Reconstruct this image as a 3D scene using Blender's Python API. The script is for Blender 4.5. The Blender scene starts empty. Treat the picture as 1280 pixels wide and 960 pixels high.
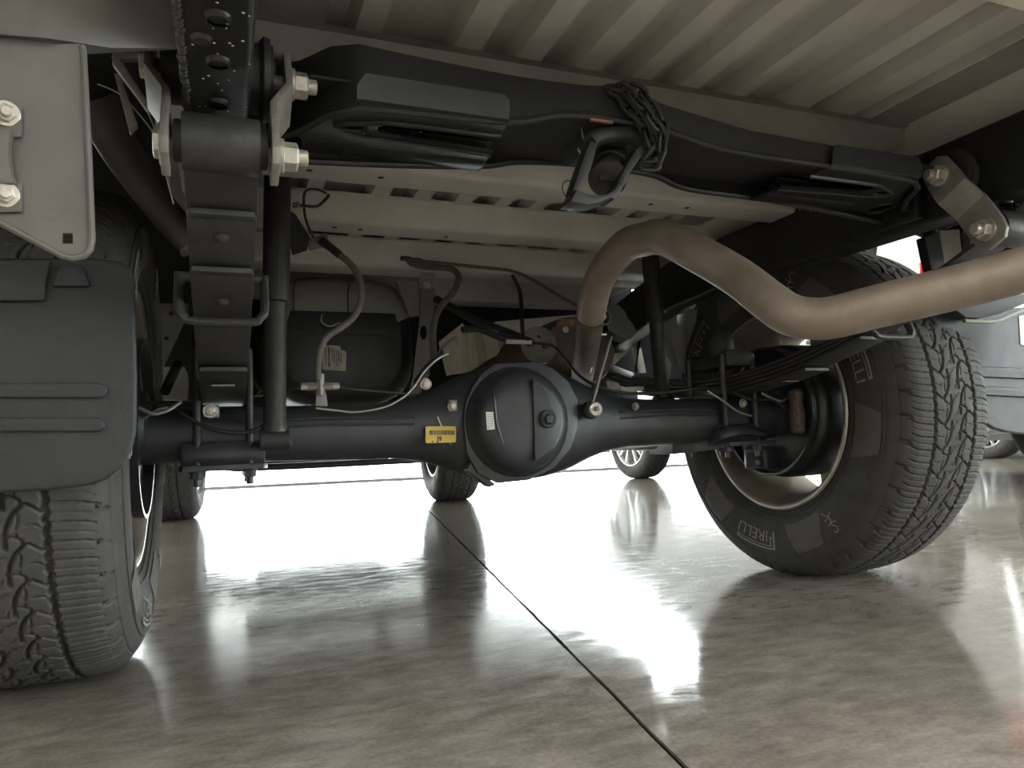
import bpy, bmesh, math, random
import numpy as np
from mathutils import Vector, Matrix

C = bpy.context.scene.collection
scene = bpy.context.scene
R = math.radians
random.seed(7)

# ---------------------------------------------------------------- camera
F_PX, YAW, PITCH, ROLL = 904.2, .3814, .0836, -.0412
CAM = Vector((-.5352, -1.3716, .3268))
_r = Vector((math.cos(YAW), -math.sin(YAW), 0)); _f = Vector((math.sin(YAW), math.cos(YAW), 0)); _u = Vector((0, 0, 1))
_f, _u = math.cos(PITCH)*_f + math.sin(PITCH)*_u, math.cos(PITCH)*_u - math.sin(PITCH)*_f
_r, _u = math.cos(ROLL)*_r + math.sin(ROLL)*_u, math.cos(ROLL)*_u - math.sin(ROLL)*_r
cam_data = bpy.data.cameras.new('camera')
cam_data.sensor_width = 36; cam_data.lens = F_PX/1280*36; cam_data.clip_start = .02; cam_data.clip_end = 500
cam = bpy.data.objects.new('camera', cam_data); C.objects.link(cam)
m3 = Matrix((_r, _u, -_f)).transposed()
cam.matrix_world = Matrix.Translation(CAM) @ m3.to_4x4()
scene.camera = cam

# ---------------------------------------------------------------- world, lamps, exposure
scene.view_settings.view_transform = 'Standard'
scene.view_settings.look = 'None'
scene.view_settings.gamma = 1
scene.view_settings.use_curve_mapping = False
scene.view_settings.exposure = 1.02
BUILD = R(-10.5)                      # the building is turned a little against the parked truck
def bw(u, v, z=0):
    return Vector((u*math.cos(BUILD) - v*math.sin(BUILD), u*math.sin(BUILD) + v*math.cos(BUILD), z))
world = bpy.data.worlds.new('sky'); scene.world = world; world.use_nodes = True
wn = world.node_tree; wn.nodes.clear()
_bg = wn.nodes.new('ShaderNodeBackground'); _bg.inputs['Color'].default_value = (.95, .98, 1.0, 1); _bg.inputs['Strength'].default_value = 11.0
_wo = wn.nodes.new('ShaderNodeOutputWorld'); wn.links.new(_bg.outputs[0], _wo.inputs[0])
def area(name, loc, aim, sx, sy, power, color=(1, 1, 1), portal=False):
    d = bpy.data.lights.new(name, 'AREA'); d.shape = 'RECTANGLE'; d.size = sx; d.size_y = sy; d.energy = power; d.color = color
    o = bpy.data.objects.new(name, d); C.objects.link(o); o.location = loc
    o.rotation_euler = (Vector(aim)).to_track_quat('-Z', 'Y').to_euler()
    if portal: d.cycles.is_portal = True
    return o
U0, U1, V0, V1, ZC = -9.0, 13.0, -9.0, 6.45, 4.2
area('front_daylight_portal', bw((U0+U1)/2, V1+.12, 1.95), bw(0, -1), U1-U0, 3.8, 1, portal=True)
area('right_daylight_portal', bw(U1+.12, -1.3, 1.95), bw(-1, 0), 15.0, 3.8, 1, portal=True)

# ---------------------------------------------------------------- materials
def mat(name, col, rough=.5, metal=0, noise=0, nscale=20, col2=None, bump=0, bscale=60, coat=0, spec=.5, stretch=None):
    m = bpy.data.materials.new(name); m.use_nodes = True
    nt = m.node_tree; b = nt.nodes['Principled BSDF']
    b.inputs['Base Color'].default_value = (*col, 1); b.inputs['Roughness'].default_value = rough
    b.inputs['Metallic'].default_value = metal; b.inputs['Specular IOR Level'].default_value = spec
    b.inputs['Coat Weight'].default_value = coat
    if noise or col2 or bump:
        tc = nt.nodes.new('ShaderNodeTexCoord'); src = tc.outputs['Object']
        if stretch:
            mp = nt.nodes.new('ShaderNodeMapping'); mp.inputs['Scale'].default_value = stretch
            nt.links.new(src, mp.inputs['Vector']); src = mp.outputs[0]
    if col2 or noise:
        n = nt.nodes.new('ShaderNodeTexNoise'); n.inputs['Scale'].default_value = nscale; n.inputs['Detail'].default_value = 6; n.inputs['Roughness'].default_value = .65
        nt.links.new(src, n.inputs['Vector'])
        cr = nt.nodes.new('ShaderNodeValToRGB')
        c2 = col2 or tuple(c*(1-noise) for c in col)
        cr.color_ramp.elements[0].position = .36; cr.color_ramp.elements[1].position = .68
        cr.color_ramp.elements[0].color = (*c2, 1); cr.color_ramp.elements[1].color = (*col, 1)
        nt.links.new(n.outputs['Fac'], cr.inputs['Fac']); nt.links.new(cr.outputs[0], b.inputs['Base Color'])
        mr = nt.nodes.new('ShaderNodeMapRange'); mr.inputs['To Min'].default_value = min(1, rough+.1); mr.inputs['To Max'].default_value = max(.03, rough-.07)
        nt.links.new(n.outputs['Fac'], mr.inputs['Value']); nt.links.new(mr.outputs[0], b.inputs['Roughness'])
    if bump:
        n2 = nt.nodes.new('ShaderNodeTexNoise'); n2.inputs['Scale'].default_value = bscale; n2.inputs['Detail'].default_value = 4
        bp = nt.nodes.new('ShaderNodeBump'); bp.inputs['Strength'].default_value = bump; bp.inputs['Distance'].default_value = .002
        nt.links.new(src, n2.inputs['Vector']); nt.links.new(n2.outputs['Fac'], bp.inputs['Height']); nt.links.new(bp.outputs[0], b.inputs['Normal'])
    return m
M = dict(
    black=mat('frame_black_paint', (.017, .017, .018), .38, noise=.4, nscale=30, bump=.15, bscale=120),
    axle=mat('axle_black_paint', (.036, .039, .043), .42, noise=.35, nscale=18, bump=.12, bscale=90),
    spring=mat('spring_black_paint', (.042, .040, .038), .5, noise=.4, nscale=40, bump=.3, bscale=150),
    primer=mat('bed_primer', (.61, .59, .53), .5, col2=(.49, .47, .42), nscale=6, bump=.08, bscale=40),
    primer_d=mat('dark_primer_and_shade', (.31, .30, .27), .5, noise=.25, nscale=9),  # darker primer, also painted shade for the recess at the bed edge
    zinc=mat('zinc_plate', (.27, .255, .225), .5, .35, noise=.3, nscale=35, bump=.25, bscale=200),
    bolt=mat('bolt_zinc', (.58, .53, .46), .42, .6, noise=.35, nscale=60),
    bracket=mat('bracket_grey', (.22, .21, .185), .45, .15, noise=.2, nscale=14),
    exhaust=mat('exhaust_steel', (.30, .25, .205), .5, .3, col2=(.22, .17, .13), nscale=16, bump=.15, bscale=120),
    stay=mat('bumper_stay_grey', (.105, .10, .088), .5, .1, noise=.2, nscale=14),
    neck=mat('filler_neck_brown', (.10, .09, .078), .55, noise=.3, nscale=20),
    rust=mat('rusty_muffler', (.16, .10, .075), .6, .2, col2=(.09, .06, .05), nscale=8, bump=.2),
    rustlight=mat('rusty_hanger', (.30, .15, .09), .7, 0, noise=.5, nscale=30),
    rubber=mat('tyre_rubber', (.066, .062, .057), .75, col2=(.048, .046, .043), nscale=30, bump=.15, bscale=200, spec=.35),
    rubber_l=mat('tyre_panel_rubber', (.135, .12, .105), .8, noise=.2, nscale=60, spec=.3),
    rubber_t=mat('tyre_letter_rubber', (.30, .27, .23), .75, spec=.3),
    flap=mat('mud_flap_plastic', (.022, .0245, .026), .55, noise=.2, nscale=25, bump=.3, bscale=400),
    plastic=mat('black_plastic', (.018, .018, .019), .6),
    tank=mat('tank_plastic', (.020, .022, .024), .42, noise=.2, nscale=10),
    tankshield=mat('tank_shield', (.31, .30, .28), .55, noise=.15, nscale=10),
    hose=mat('hose_rubber', (.155, .135, .112), .65, noise=.3, nscale=50),
    wire=mat('black_wire', (.02, .02, .02), .5),
    steelwire=mat('steel_cable', (.35, .34, .31), .4, .6),
    shieldfoil=mat('heat_shield_foil', (.88, .79, .62), .5, .1, noise=.25, nscale=20),
    cream=mat('cream_sheet_metal', (.82, .76, .65), .5, noise=.2, nscale=15),
    rim=mat('rim_silver', (.50, .46, .40), .38, .55, noise=.3, nscale=12),
    rimdust=mat('rim_inner_dust', (.28, .235, .185), .55, .3, noise=.35, nscale=9),
    drum=mat('brake_drum_iron', (.05, .052, .054), .35, .4, noise=.4, nscale=14),
    brown=mat('rusted_casting', (.12, .075, .055), .7, noise=.4, nscale=40),
    yellow=mat('yellow_label', (.70, .50, .10), .5, noise=.12, nscale=40),
    white=mat('white_label', (.72, .70, .64), .55, noise=.15, nscale=60),
    creamlabel=mat('cream_label', (.66, .62, .50), .6, noise=.2, nscale=30),
    ink=mat('label_ink', (.06, .055, .05), .6),
    inkl=mat('label_grey_ink', (.27, .25, .20), .6),
    blue=mat('blue_clip', (.06, .16, .36), .4),
    void=mat('dark_underseal_and_shade', (.012, .012, .013), .7),  # also serves as painted shade in holes, gaps and hollows
    body=mat('truck_body_paint', (.20, .21, .22), .25, coat=.5),
    whitecar=mat('white_car_paint', (.85, .85, .84), .25, coat=.8),
    greycar=mat('grey_car_paint', (.045, .048, .052), .25, .3, coat=.8),
    glassd=mat('tinted_glass', (.012, .014, .016), .06),
    alloy=mat('alloy_wheel_silver', (.70, .70, .69), .25, .7),
    lampred=mat('tail_lamp_red', (.65, .012, .015), .12),
    lampclear=mat('head_lamp_clear', (.75, .76, .78), .08),
    paint=mat('white_wall_paint', (.72, .70, .66), .75),
    ceil=mat('ceiling_paint', (.70, .69, .66), .85),
    frame_al=mat('window_aluminium', (.30, .30, .31), .4, .5),
    paving=mat('outdoor_paving', (.55, .54, .50), .8, noise=.15, nscale=2),
    joint=mat('joint_filler', (.012, .011, .010), 1.0, spec=0),
)
def floor_mat():
    m = bpy.data.materials.new('polished_concrete'); m.use_nodes = True
    nt = m.node_tree; b = nt.nodes['Principled BSDF']; L = nt.links.new
    geo = nt.nodes.new('ShaderNodeNewGeometry')
    def noise(scale, detail=6, rough=.6, dist=0, st=None):
        n = nt.nodes.new('ShaderNodeTexNoise'); n.inputs['Scale'].default_value = scale; n.inputs['Detail'].default_value = detail
        n.inputs['Roughness'].default_value = rough; n.inputs['Distortion'].default_value = dist
        src = geo.outputs['Position']
        if st:
            mp = nt.nodes.new('ShaderNodeMapping'); mp.inputs['Scale'].default_value = st; mp.inputs['Rotation'].default_value = (0, 0, -BUILD)
            L(src, mp.inputs[0]); src = mp.outputs[0]
        L(src, n.inputs['Vector']); return n
    n1 = noise(2.2, 8, .62, .6); n2 = noise(22, 6, .7, .3, (.6, 1.3, 1)); n3 = noise(170, 2, .5)
    cr = nt.nodes.new('ShaderNodeValToRGB'); e = cr.color_ramp.elements
    e[0].position = .32; e[0].color = (.160, .142, .122, 1); e[1].position = .70; e[1].color = (.295, .263, .225, 1)
    L(n1.outputs['Fac'], cr.inputs['Fac'])
    mx = nt.nodes.new('ShaderNodeMix'); mx.data_type = 'RGBA'; mx.blend_type = 'OVERLAY'; mx.inputs['Factor'].default_value = .8
    L(cr.outputs[0], mx.inputs['A']); L(n2.outputs['Fac'], mx.inputs['B'])
    mx2 = nt.nodes.new('ShaderNodeMix'); mx2.data_type = 'RGBA'; mx2.blend_type = 'OVERLAY'; mx2.inputs['Factor'].default_value = .3
    L(mx.outputs['Result'], mx2.inputs['A']); L(n3.outputs['Fac'], mx2.inputs['B'])
    L(mx2.outputs['Result'], b.inputs['Base Color'])
    mr = nt.nodes.new('ShaderNodeMapRange'); mr.inputs['From Min'].default_value = .3; mr.inputs['From Max'].default_value = .7
    mr.inputs['To Min'].default_value = .05; mr.inputs['To Max'].default_value = .15
    L(n2.outputs['Fac'], mr.inputs['Value']); L(mr.outputs[0], b.inputs['Roughness'])
    bp = nt.nodes.new('ShaderNodeBump'); bp.inputs['Strength'].default_value = .12; bp.inputs['Distance'].default_value = .002
    L(n2.outputs['Fac'], bp.inputs['Height']); L(bp.outputs[0], b.inputs['Normal'])
    b.inputs['Specular IOR Level'].default_value = .6
    return m
M['floor'] = floor_mat()
def glass_mat():
    m = bpy.data.materials.new('clear_window_glass'); m.use_nodes = True
    nt = m.node_tree; nt.nodes.clear()
    t = nt.nodes.new('ShaderNodeBsdfTransparent'); t.inputs[0].default_value = (.93, .96, .95, 1)
    g = nt.nodes.new('ShaderNodeBsdfGlossy'); g.inputs['Roughness'].default_value = .02
    fr = nt.nodes.new('ShaderNodeFresnel'); fr.inputs['IOR'].default_value = 1.45
    mx = nt.nodes.new('ShaderNodeMixShader'); o = nt.nodes.new('ShaderNodeOutputMaterial')
    nt.links.new(fr.outputs[0], mx.inputs[0]); nt.links.new(t.outputs[0], mx.inputs[1]); nt.links.new(g.outputs[0], mx.inputs[2]); nt.links.new(mx.outputs[0], o.inputs[0])
    return m
M['glass'] = glass_mat()
def lamp_mat():
    m = bpy.data.materials.new('lamp_diffuser'); m.use_nodes = True
    b = m.node_tree.nodes['Principled BSDF']; b.inputs['Emission Color'].default_value = (1, .96, .90, 1); b.inputs['Emission Strength'].default_value = 7.5
    return m
M['lamp'] = lamp_mat()

# ---------------------------------------------------------------- mesh helpers
def at(px, py, **k):
    """world point on the photograph's ray through (px,py) where it meets the plane x=, y= or z= (or at a depth d=)"""
    d = _r*((px-640)/F_PX) + _u*((480-py)/F_PX) + _f
    (a, v), = k.items()
    if a == 'd': return CAM + d*v
    i = 'xyz'.index(a); return CAM + d*((v-CAM[i])/d[i])
class MB:
    def __init__(s): s.v = []; s.f = []
    def add(s, vs, fs):
        n = len(s.v); s.v += [tuple(v) for v in vs]; s.f += [tuple(i+n for i in f) for f in fs]; return s
    def box(s, c, d, rot=None):
        c = Vector(c); h = Vector(d)/2; vs = []
        for z in (-1, 1):
            for x, y in ((-1, -1), (1, -1), (1, 1), (-1, 1)):
                p = Vector((x*h.x, y*h.y, z*h.z)); vs.append(c + (rot @ p if rot else p))
        return s.add(vs, [(3, 2, 1, 0), (4, 5, 6, 7), (0, 1, 5, 4), (1, 2, 6, 5), (2, 3, 7, 6), (3, 0, 4, 7)])
    def rings(s, rs, closed=True, cap=True, loop=False):
        n = len(rs[0]); vs = [p for r in rs for p in r]; fs = []
        m = len(rs)
        for i in range(m if loop else m-1):
            j2 = (i+1) % m
            for j in range(n if closed else n-1):
                k = (j+1) % n; fs.append((i*n+j, i*n+k, j2*n+k, j2*n+j))
        if cap and closed and not loop:
            fs.append(tuple(range(n-1, -1, -1))); fs.append(tuple((m-1)*n+j for j in range(n)))
        return s.add(vs, fs)
    def lathe(s, prof, o, axis, n=24, cap=True):
        """prof: (along, radius)"""
        o = Vector(o); a = Vector(axis).normalized(); u = a.orthogonal().normalized(); w = a.cross(u)
        return s.rings([[o + a*t + (u*math.cos(2*math.pi*j/n) + w*math.sin(2*math.pi*j/n))*max(r, 1e-4) for j in range(n)] for t, r in prof], cap=cap)
    def cyl(s, p0, p1, r0, r1=None, n=16):
        p0, p1 = Vector(p0), Vector(p1); return s.lathe([(0, r0), ((p1-p0).length, r0 if r1 is None else r1)], p0, p1-p0, n)
    def tube(s, pts, r, n=10, sub=6, flat=1.0):
        P = [Vector(p) for p in pts]
        rr = list(r) if isinstance(r, (list, tuple)) else [r]*len(P)
        if sub > 1 and len(P) > 2:
            Q = []; q = []
            for i in range(len(P)-1):
                a, b, c, d = P[max(i-1, 0)], P[i], P[i+1], P[min(i+2, len(P)-1)]
                for k in range(sub):
                    t = k/sub
                    Q.append(.5*((2*b) + (c-a)*t + (2*a-5*b+4*c-d)*t*t + (3*b-a-3*c+d)*t**3)); q.append(rr[i]*(1-t) + rr[i+1]*t)
            Q.append(P[-1]); q.append(rr[-1]); P, rr = Q, q
        T = [(P[min(i+1, len(P)-1)] - P[max(i-1, 0)]).normalized() for i in range(len(P))]
        u = T[0].orthogonal().normalized(); rings = []
        for i, p in enumerate(P):
            u = (u - T[i]*u.dot(T[i])).normalized(); w = T[i].cross(u)
            rings.append([p + (u*math.cos(2*math.pi*j/n) + w*math.sin(2*math.pi*j/n)*flat)*rr[i] for j in range(n)])
        return s.rings(rings)
    def prism(s, pts, off):
        P = [Vector(p) for p in pts]; off = Vector(off); n = len(P)
        return s.add(P + [p+off for p in P], [tuple(range(n-1, -1, -1)), tuple(range(n, 2*n))] + [(i, (i+1) % n, n+(i+1) % n, n+i) for i in range(n)])
    def plate(s, outer, holes, fr, th):
        """flat plate with real holes; outlines in 2D, fr = (origin, u, v)"""
        o, u, v = (Vector(q) for q in fr); nrm = u.cross(v).normalized()
        bm = bmesh.new()
        for lp in [outer]+list(holes):
            vs = [bm.verts.new((p[0], p[1], 0)) for p in lp]
            for i in range(len(vs)): bm.edges.new((vs[i], vs[(i+1) % len(vs)]))
        bmesh.ops.triangle_fill(bm, use_beauty=True, use_dissolve=False, edges=bm.edges[:], normal=(0, 0, 1))
        bm.verts.index_update()
        vs = [o + u*w.co.x + v*w.co.y for w in bm.verts]; n = len(vs)
        fs = []
        for f in bm.faces:
            ix = [w.index for w in f.verts]
            if f.normal.z < 0: ix = ix[::-1]
            fs.append(tuple(i+n for i in ix)); fs.append(tuple(ix[::-1]))
        bd = [(e.verts[0].index, e.verts[1].index) for e in bm.edges if len(e.link_faces) == 1]
        bm.free()
        fs += [(a, b, b+n, a+n) for a, b in bd]
        return s.add(vs + [p+nrm*th for p in vs], fs)
    def strip(s, pts, width, th, wdir=(1, 0, 0)):
        """a flat bar following pts (list), of width along wdir and thickness th downwards along its normal"""
        P = [Vector(p) for p in pts]; w = Vector(wdir).normalized(); rings = []
        wd = width if isinstance(width, (list, tuple)) else [width]*len(P)
        for i, p in enumerate(P):
            t = (P[min(i+1, len(P)-1)] - P[max(i-1, 0)]).normalized(); nn = w.cross(t).normalized()
            h = w*wd[i]/2; rings.append([p-h, p+h, p+h+nn*th, p-h+nn*th])
        return s.rings(rings)
    def build(s, name, m, parent=None, bevel=0, smooth=38, label=None, seg=2):
        me = bpy.data.meshes.new(name); me.from_pydata(s.v, [], s.f)
        bm = bmesh.new(); bm.from_mesh(me); bmesh.ops.recalc_face_normals(bm, faces=bm.faces[:])
        if bevel:
            ed = [e for e in bm.edges if len(e.link_faces) == 2 and e.calc_face_angle(0) > R(40)]
            try: bmesh.ops.bevel(bm, geom=ed, offset=bevel, segments=seg, profile=.6, affect='EDGES', clamp_overlap=True)
            except Exception: pass
        bm.to_mesh(me); bm.free()
        return link(name, me, m, parent, smooth, label)
def link(name, me, m, parent=None, smooth=38, label=None):
    if m is not None and not me.materials: me.materials.append(M[m] if isinstance(m, str) else m)
    if smooth:
        me.shade_smooth(); me.set_sharp_from_angle(angle=R(smooth))
    o = bpy.data.objects.new(name, me); C.objects.link(o)
    if parent: o.parent = parent
    if label: o['label'] = label
    return o
def thing(name, label, cat, loc=(0, 0, 0), rz=0, group=None):
    o = bpy.data.objects.new(name, None); o.empty_display_size = .1; C.objects.link(o); o.location = loc; o.rotation_euler = (0, 0, rz)
    o['label'] = label; o['category'] = cat
    if group: o['group'] = group
    return o
def part(name, parent, loc=(0, 0, 0)):
    o = bpy.data.objects.new(name, None); o.empty_display_size = .05; C.objects.link(o); o.parent = parent; o.location = loc
    return o
def circ(cx, cy, r, n=20, ry=None):
    return [(cx + r*math.cos(2*math.pi*i/n), cy + (ry or r)*math.sin(2*math.pi*i/n)) for i in range(n)]
def hexbolt(parent, p, axis, r=.009, h=.008, m='bolt', washer=1.5, shank=0, name='bolt', label=None):
    a = Vector(axis).normalized(); p = Vector(p); b = MB()
    if washer: b.lathe([(0, r*washer), (h*.25, r*washer), (h*.3, r*washer*.95)], p, a, 20)
    b.lathe([(h*.2, r*1.08), (h, r*1.08), (h*1.12, r*.9)], p, a, 6)
    if shank: b.lathe([(h, r*.62), (h+shank, r*.62), (h+shank*1.1, r*.5)], p, a, 14)
    return b.build(name, m, parent, smooth=30, label=label)

# ---------------------------------------------------------------- the room
def structure(o): o['kind'] = 'structure'; return o
def bquad(mb, u0, u1, v0, v1, z0, z1):
    c = bw((u0+u1)/2, (v0+v1)/2, (z0+z1)/2)
    return mb.box(c, (u1-u0, v1-v0, z1-z0), Matrix.Rotation(BUILD, 3, 'Z'))
floor = structure(bquad(MB(), U0-.2, U1+.2, V0-.2, V1+.1, -.20, -.004).build('floor', 'joint', None, smooth=0))
# saw-cut slabs: the joint lines seen under the truck are real gaps; edges are slightly chipped
def bu(p): return p[0]*math.cos(BUILD) + p[1]*math.sin(BUILD), -p[0]*math.sin(BUILD) + p[1]*math.cos(BUILD)
SU = bu((.055, .16))[0]               # joint beneath the truck, running along it
ucuts = [U0-.2, SU-5.2, SU, SU+5.2, SU+9.4, U1+.2]; vcuts = [V0-.2, -4.6, 6.28, V1+.1]
def edge(a, b, jit, n):
    return [(a[0]+(b[0]-a[0])*t/n + (random.uniform(-jit, jit) if 0 < t < n else 0), a[1]+(b[1]-a[1])*t/n + (random.uniform(-jit, jit) if 0 < t < n else 0)) for t in range(n)]
for i in range(len(ucuts)-1):
    for j in range(len(vcuts)-1):
        g = .0029
        a, b, c, d = (ucuts[i]+g, vcuts[j]+g), (ucuts[i+1]-g, vcuts[j]+g), (ucuts[i+1]-g, vcuts[j+1]-g), (ucuts[i]+g, vcuts[j+1]-g)
        out = edge(a, b, .0008, 40) + edge(b, c, .0012, 160) + edge(c, d, .0008, 40) + edge(d, a, .0012, 160)
        MB().plate(out, [], (bw(0, 0, -.004), bw(1, 0), bw(0, 1)), .004).build('floor_slab', 'floor', floor, smooth=0)
structure(bquad(MB(), U0-.2, U1+.2, V0-.2, V1+.2, ZC, ZC+.15).build('ceiling', 'ceil', None, smooth=0))
structure(bquad(MB(), U0-.2, U0, V0, V1, 0, ZC).build('wall_left', 'paint', None, smooth=0))
structure(bquad(MB(), U0-.2, U1+.2, V0-.2, V0, 0, ZC).build('wall_back', 'paint', None, smooth=0))
structure(bquad(MB(), U0-.2, U1+.2, V1, V1+.15, 3.85, ZC).build('wall_front', 'paint', None, smooth=0))
structure(bquad(MB(), U1, U1+.15, V0, V1, 3.85, ZC).build('wall_right', 'paint', None, smooth=0))
def glazing(n, a, b, count):
    """a row of tall shop windows from a to b (building coordinates), floor to 3.85 m"""
    a, b = Vector(a), Vector(b); d = (b-a)/count; t = d.normalized(); rot = Matrix.Rotation(BUILD + math.atan2(t.y, t.x), 3, 'Z')
    for k in range(count):
        p, q = a + d*k, a + d*(k+1); c = (p+q)/2; L = (q-p).length
        fr = MB()
        for z, h in ((.011, .022), (3.82, .06)): fr.box(bw(c.x, c.y, z), (L, .06, h), rot)
        
        w = structure(fr.build('window_%d' % (n+k), 'frame_al', None, smooth=0))
        MB().box(bw(c.x, c.y, 1.9), (L-.012, .012, 3.77), rot).build('pane', 'glass', w, smooth=0)
glazing(1, (U0, V1+.05), (U1, V1+.05), 8)
glazing(9, (U1+.05, V0), (U1+.05, V1), 5)
structure(MB().box((0, 0, -.30), (160, 160, .1)).build('ground', 'paving', None, smooth=0))
for k, (u, v) in enumerate([(-4, -3), (-1, -3), (2, -3), (5, -3), (-4, -6), (-1, -6), (2, -6), (5, -6), (5, 2.6), (-4, 2)]):  # unseen lamps, added to light the floor and underside from behind
    l = thing('added_ceiling_light', 'added unseen ceiling light panel ' + ['behind the truck on its left', 'right behind the tailgate', 'behind the truck on its right', 'behind the white hatchback', 'by the back wall, leftmost', 'by the back wall, second from the left', 'by the back wall, third from the left', 'by the back wall, rightmost', 'above the white hatchback', 'left of the truck cab'][k], 'light', bw(u, v, ZC-.06), BUILD, 'added ceiling lights')
    MB().box((0, 0, .03), (1.24, 1.24, .06)).build('lamp_housing', 'frame_al', l, smooth=0)
    MB().box((0, 0, -.004), (1.16, 1.16, .01)).build('diffuser', 'lamp', l, smooth=0)

# ---------------------------------------------------------------- tyre with moulded tread
TR = .388
PROF = [(-.098, .220), (-.108, .226), (-.113, .236), (-.122, .250), (-.130, .270), (-.1345, .296), (-.1335, .322), (-.1275, .345), (-.119, .360), (-.110, .3715), (-.101, .3785), (-.088, .3830), (-.066, .3858), (-.033, .3874), (0, .388)]
def tyre_mesh():
    half = np.array(PROF); prof = np.vstack([half, np.stack([-half[-2::-1, 0], half[-2::-1, 1]], 1)])
    s = np.concatenate([[0], np.cumsum(np.linalg.norm(np.diff(prof, axis=0), axis=1))]); Ltot = s[-1]; mid = Ltot/2
    tread_s = np.linspace(mid-.150, mid+.150, 171); side = np.linspace(0, mid-.152, 20)
    S = np.concatenate([side, tread_s, Ltot-side[::-1]])
    X = np.interp(S, s, prof[:, 0]); Rr = np.interp(S, s, prof[:, 1])
    # light smoothing so that profile corners are round
    for _ in range(3):
        X[1:-1] = .25*X[:-2]+.5*X[1:-1]+.25*X[2:]; Rr[1:-1] = .25*Rr[:-2]+.5*Rr[1:-1]+.25*Rr[2:]
    A = (S-mid)*1000.                                   # mm from the crown
    NP, NU, PL = 24, 64, 101.6                           # pitches, samples per pitch, pitch length in mm
    U = np.arange(NU)/NU*PL
    aa, uu = np.meshgrid(A, U)                           # NU x NA
    depth = np.zeros_like(aa)
    def groove(pts, w, d):
        nonlocal depth
        best = np.full(aa.shape, 1e9)
        P = np.array(pts, float)
        for k in (-2, -1, 0, 1, 2):
            Q = P + [0, k*PL]
            for p, q in zip(Q[:-1], Q[1:]):
                e = q-p; t = np.clip(((aa-p[0])*e[0] + (uu-p[1])*e[1])/(e@e), 0, 1)
                best = np.minimum(best, np.hypot(aa-p[0]-t*e[0], uu-p[1]-t*e[1]))
        depth = np.maximum(depth, d*np.clip((w/2+.6-best)/1.0, 0, 1))
    for sg in (-1, 1):
        o = 0 if sg < 0 else PL/4
        def G(pts, w, d): groove([(sg*a*-1, sg*u + o) for a, u in pts], w, d)
        # here a<0 = towards that side's shoulder
        G([(-54+1.3*math.sin(2*math.pi*k*6/36.), k*PL/36) for k in range(37)], 6.5, 8)                     # main groove
        for h in (0, PL/2):
            G([(-30, 2+h), (-21, 12+h), (-15, 26+h), (-12, 42+h), (-12, 56+h)], 4.4, 7)                     # long hooked void
            G([(-50, 12+h), (-44, 6+h), (-36, 0+h), (-30, 2+h)], 3.0, 6)
            G([(-30, 2+h), (-29, -6+h), (-19, -11+h), (-8, -8+h)], 2.6, 5)
            G([(-24, 30+h), (-27, 22+h), (-27, 13+h)], 1.6, 4); G([(-24, 36+h), (-26, 44+h)], 1.6, 4)
            G([(-49, 30+h), (-42, 26+h), (-33, 27+h)], 1.5, 3)
            G([(-8, -8+h), (-4, 2+h), (3, 4+h)], 1.6, 3)
            G([(-10, 16+h), (-2, 20+h), (6, 19+h)], 1.4, 2.5)
        for q in range(8):
            u = q*PL/8; big = q % 2 == 0
            G([(-58, u), (-80, u+1.5), (-95, u+4), (-106, u+9)], 2.0 if big else 1.2, 4.5 if big else 2.4)  # shoulder sipes
            if q % 4 == 0:
                G([(-106, u+9), (-108, u+18), (-124, u+20)], 4.0, 6)        # stepped notches on the upper sidewall
                G([(-104, u+10), (-112, u+11)], 3.0, 5)
        G([(-127, 0), (-127, PL)], 1.2, 1.4)
    RR = np.tile((-depth/1000.), (NP, 1))               # radial offsets
    N = NP*NU; th = np.arange(N)/N*2*math.pi
    fl = 1 - np.clip((Rr-.30)/.08, 0, 1)*0
    r = Rr[None, :] + RR
    x = np.repeat(X[None, :], N, 0) - np.sign(X)[None, :]*np.clip((np.abs(A)[None, :]-105)/20, 0, 1)*RR*-.9
    y = r*np.sin(th)[:, None]; z = -r*np.cos(th)[:, None]
    lo = -(TR-.006)                                      # flattened contact patch
    z = np.where(z < lo, lo + (z-lo)*.12, z)
    co = np.stack([x, y, z], 2).reshape(-1, 3); NA = len(S)
    i = np.arange(N)[:, None]; j = np.arange(NA-1)[None, :]
    a = i*NA+j; b = ((i+1) % N)*NA+j
    quads = np.stack([a, a+1, b+1, b], 2).reshape(-1, 4)
    me = bpy.data.meshes.new('tyre')
    me.vertices.add(len(co)); me.vertices.foreach_set('co', co.astype(np.float32).ravel())
    me.loops.add(quads.size); me.loops.foreach_set('vertex_index', quads.astype(np.int32).ravel())
    me.polygons.add(len(quads)); me.polygons.foreach_set('loop_start', np.arange(0, quads.size, 4, dtype=np.int32))
    me.update(calc_edges=True); me.validate()
    me.shade_smooth(); me.materials.append(M['rubber'])
    return me
TYRE = tyre_mesh()
def side_x(r):                                           # distance of the inner sidewall from the tyre's middle plane
    pr = sorted(PROF[:12], key=lambda q: q[1]); return float(np.interp(r, [q[1] for q in pr], [q[0] for q in pr]))
def text_mesh(txt, size=1.0, bold=0):
    cu = bpy.data.curves.new('t', 'FONT'); cu.body = txt; cu.size = size; cu.resolution_u = 2; cu.offset = bold*size*3
    o = bpy.data.objects.new('t', cu); C.objects.link(o)
    dg = bpy.context.evaluated_depsgraph_get(); me = bpy.data.meshes.new_from_object(o.evaluated_get(dg))
    vs = [v.co.copy() for v in me.vertices]; fs = [tuple(p.vertices) for p in me.polygons]
    bpy.data.objects.remove(o); bpy.data.curves.remove(cu); bpy.data.meshes.remove(me)
    return vs, fs
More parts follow.
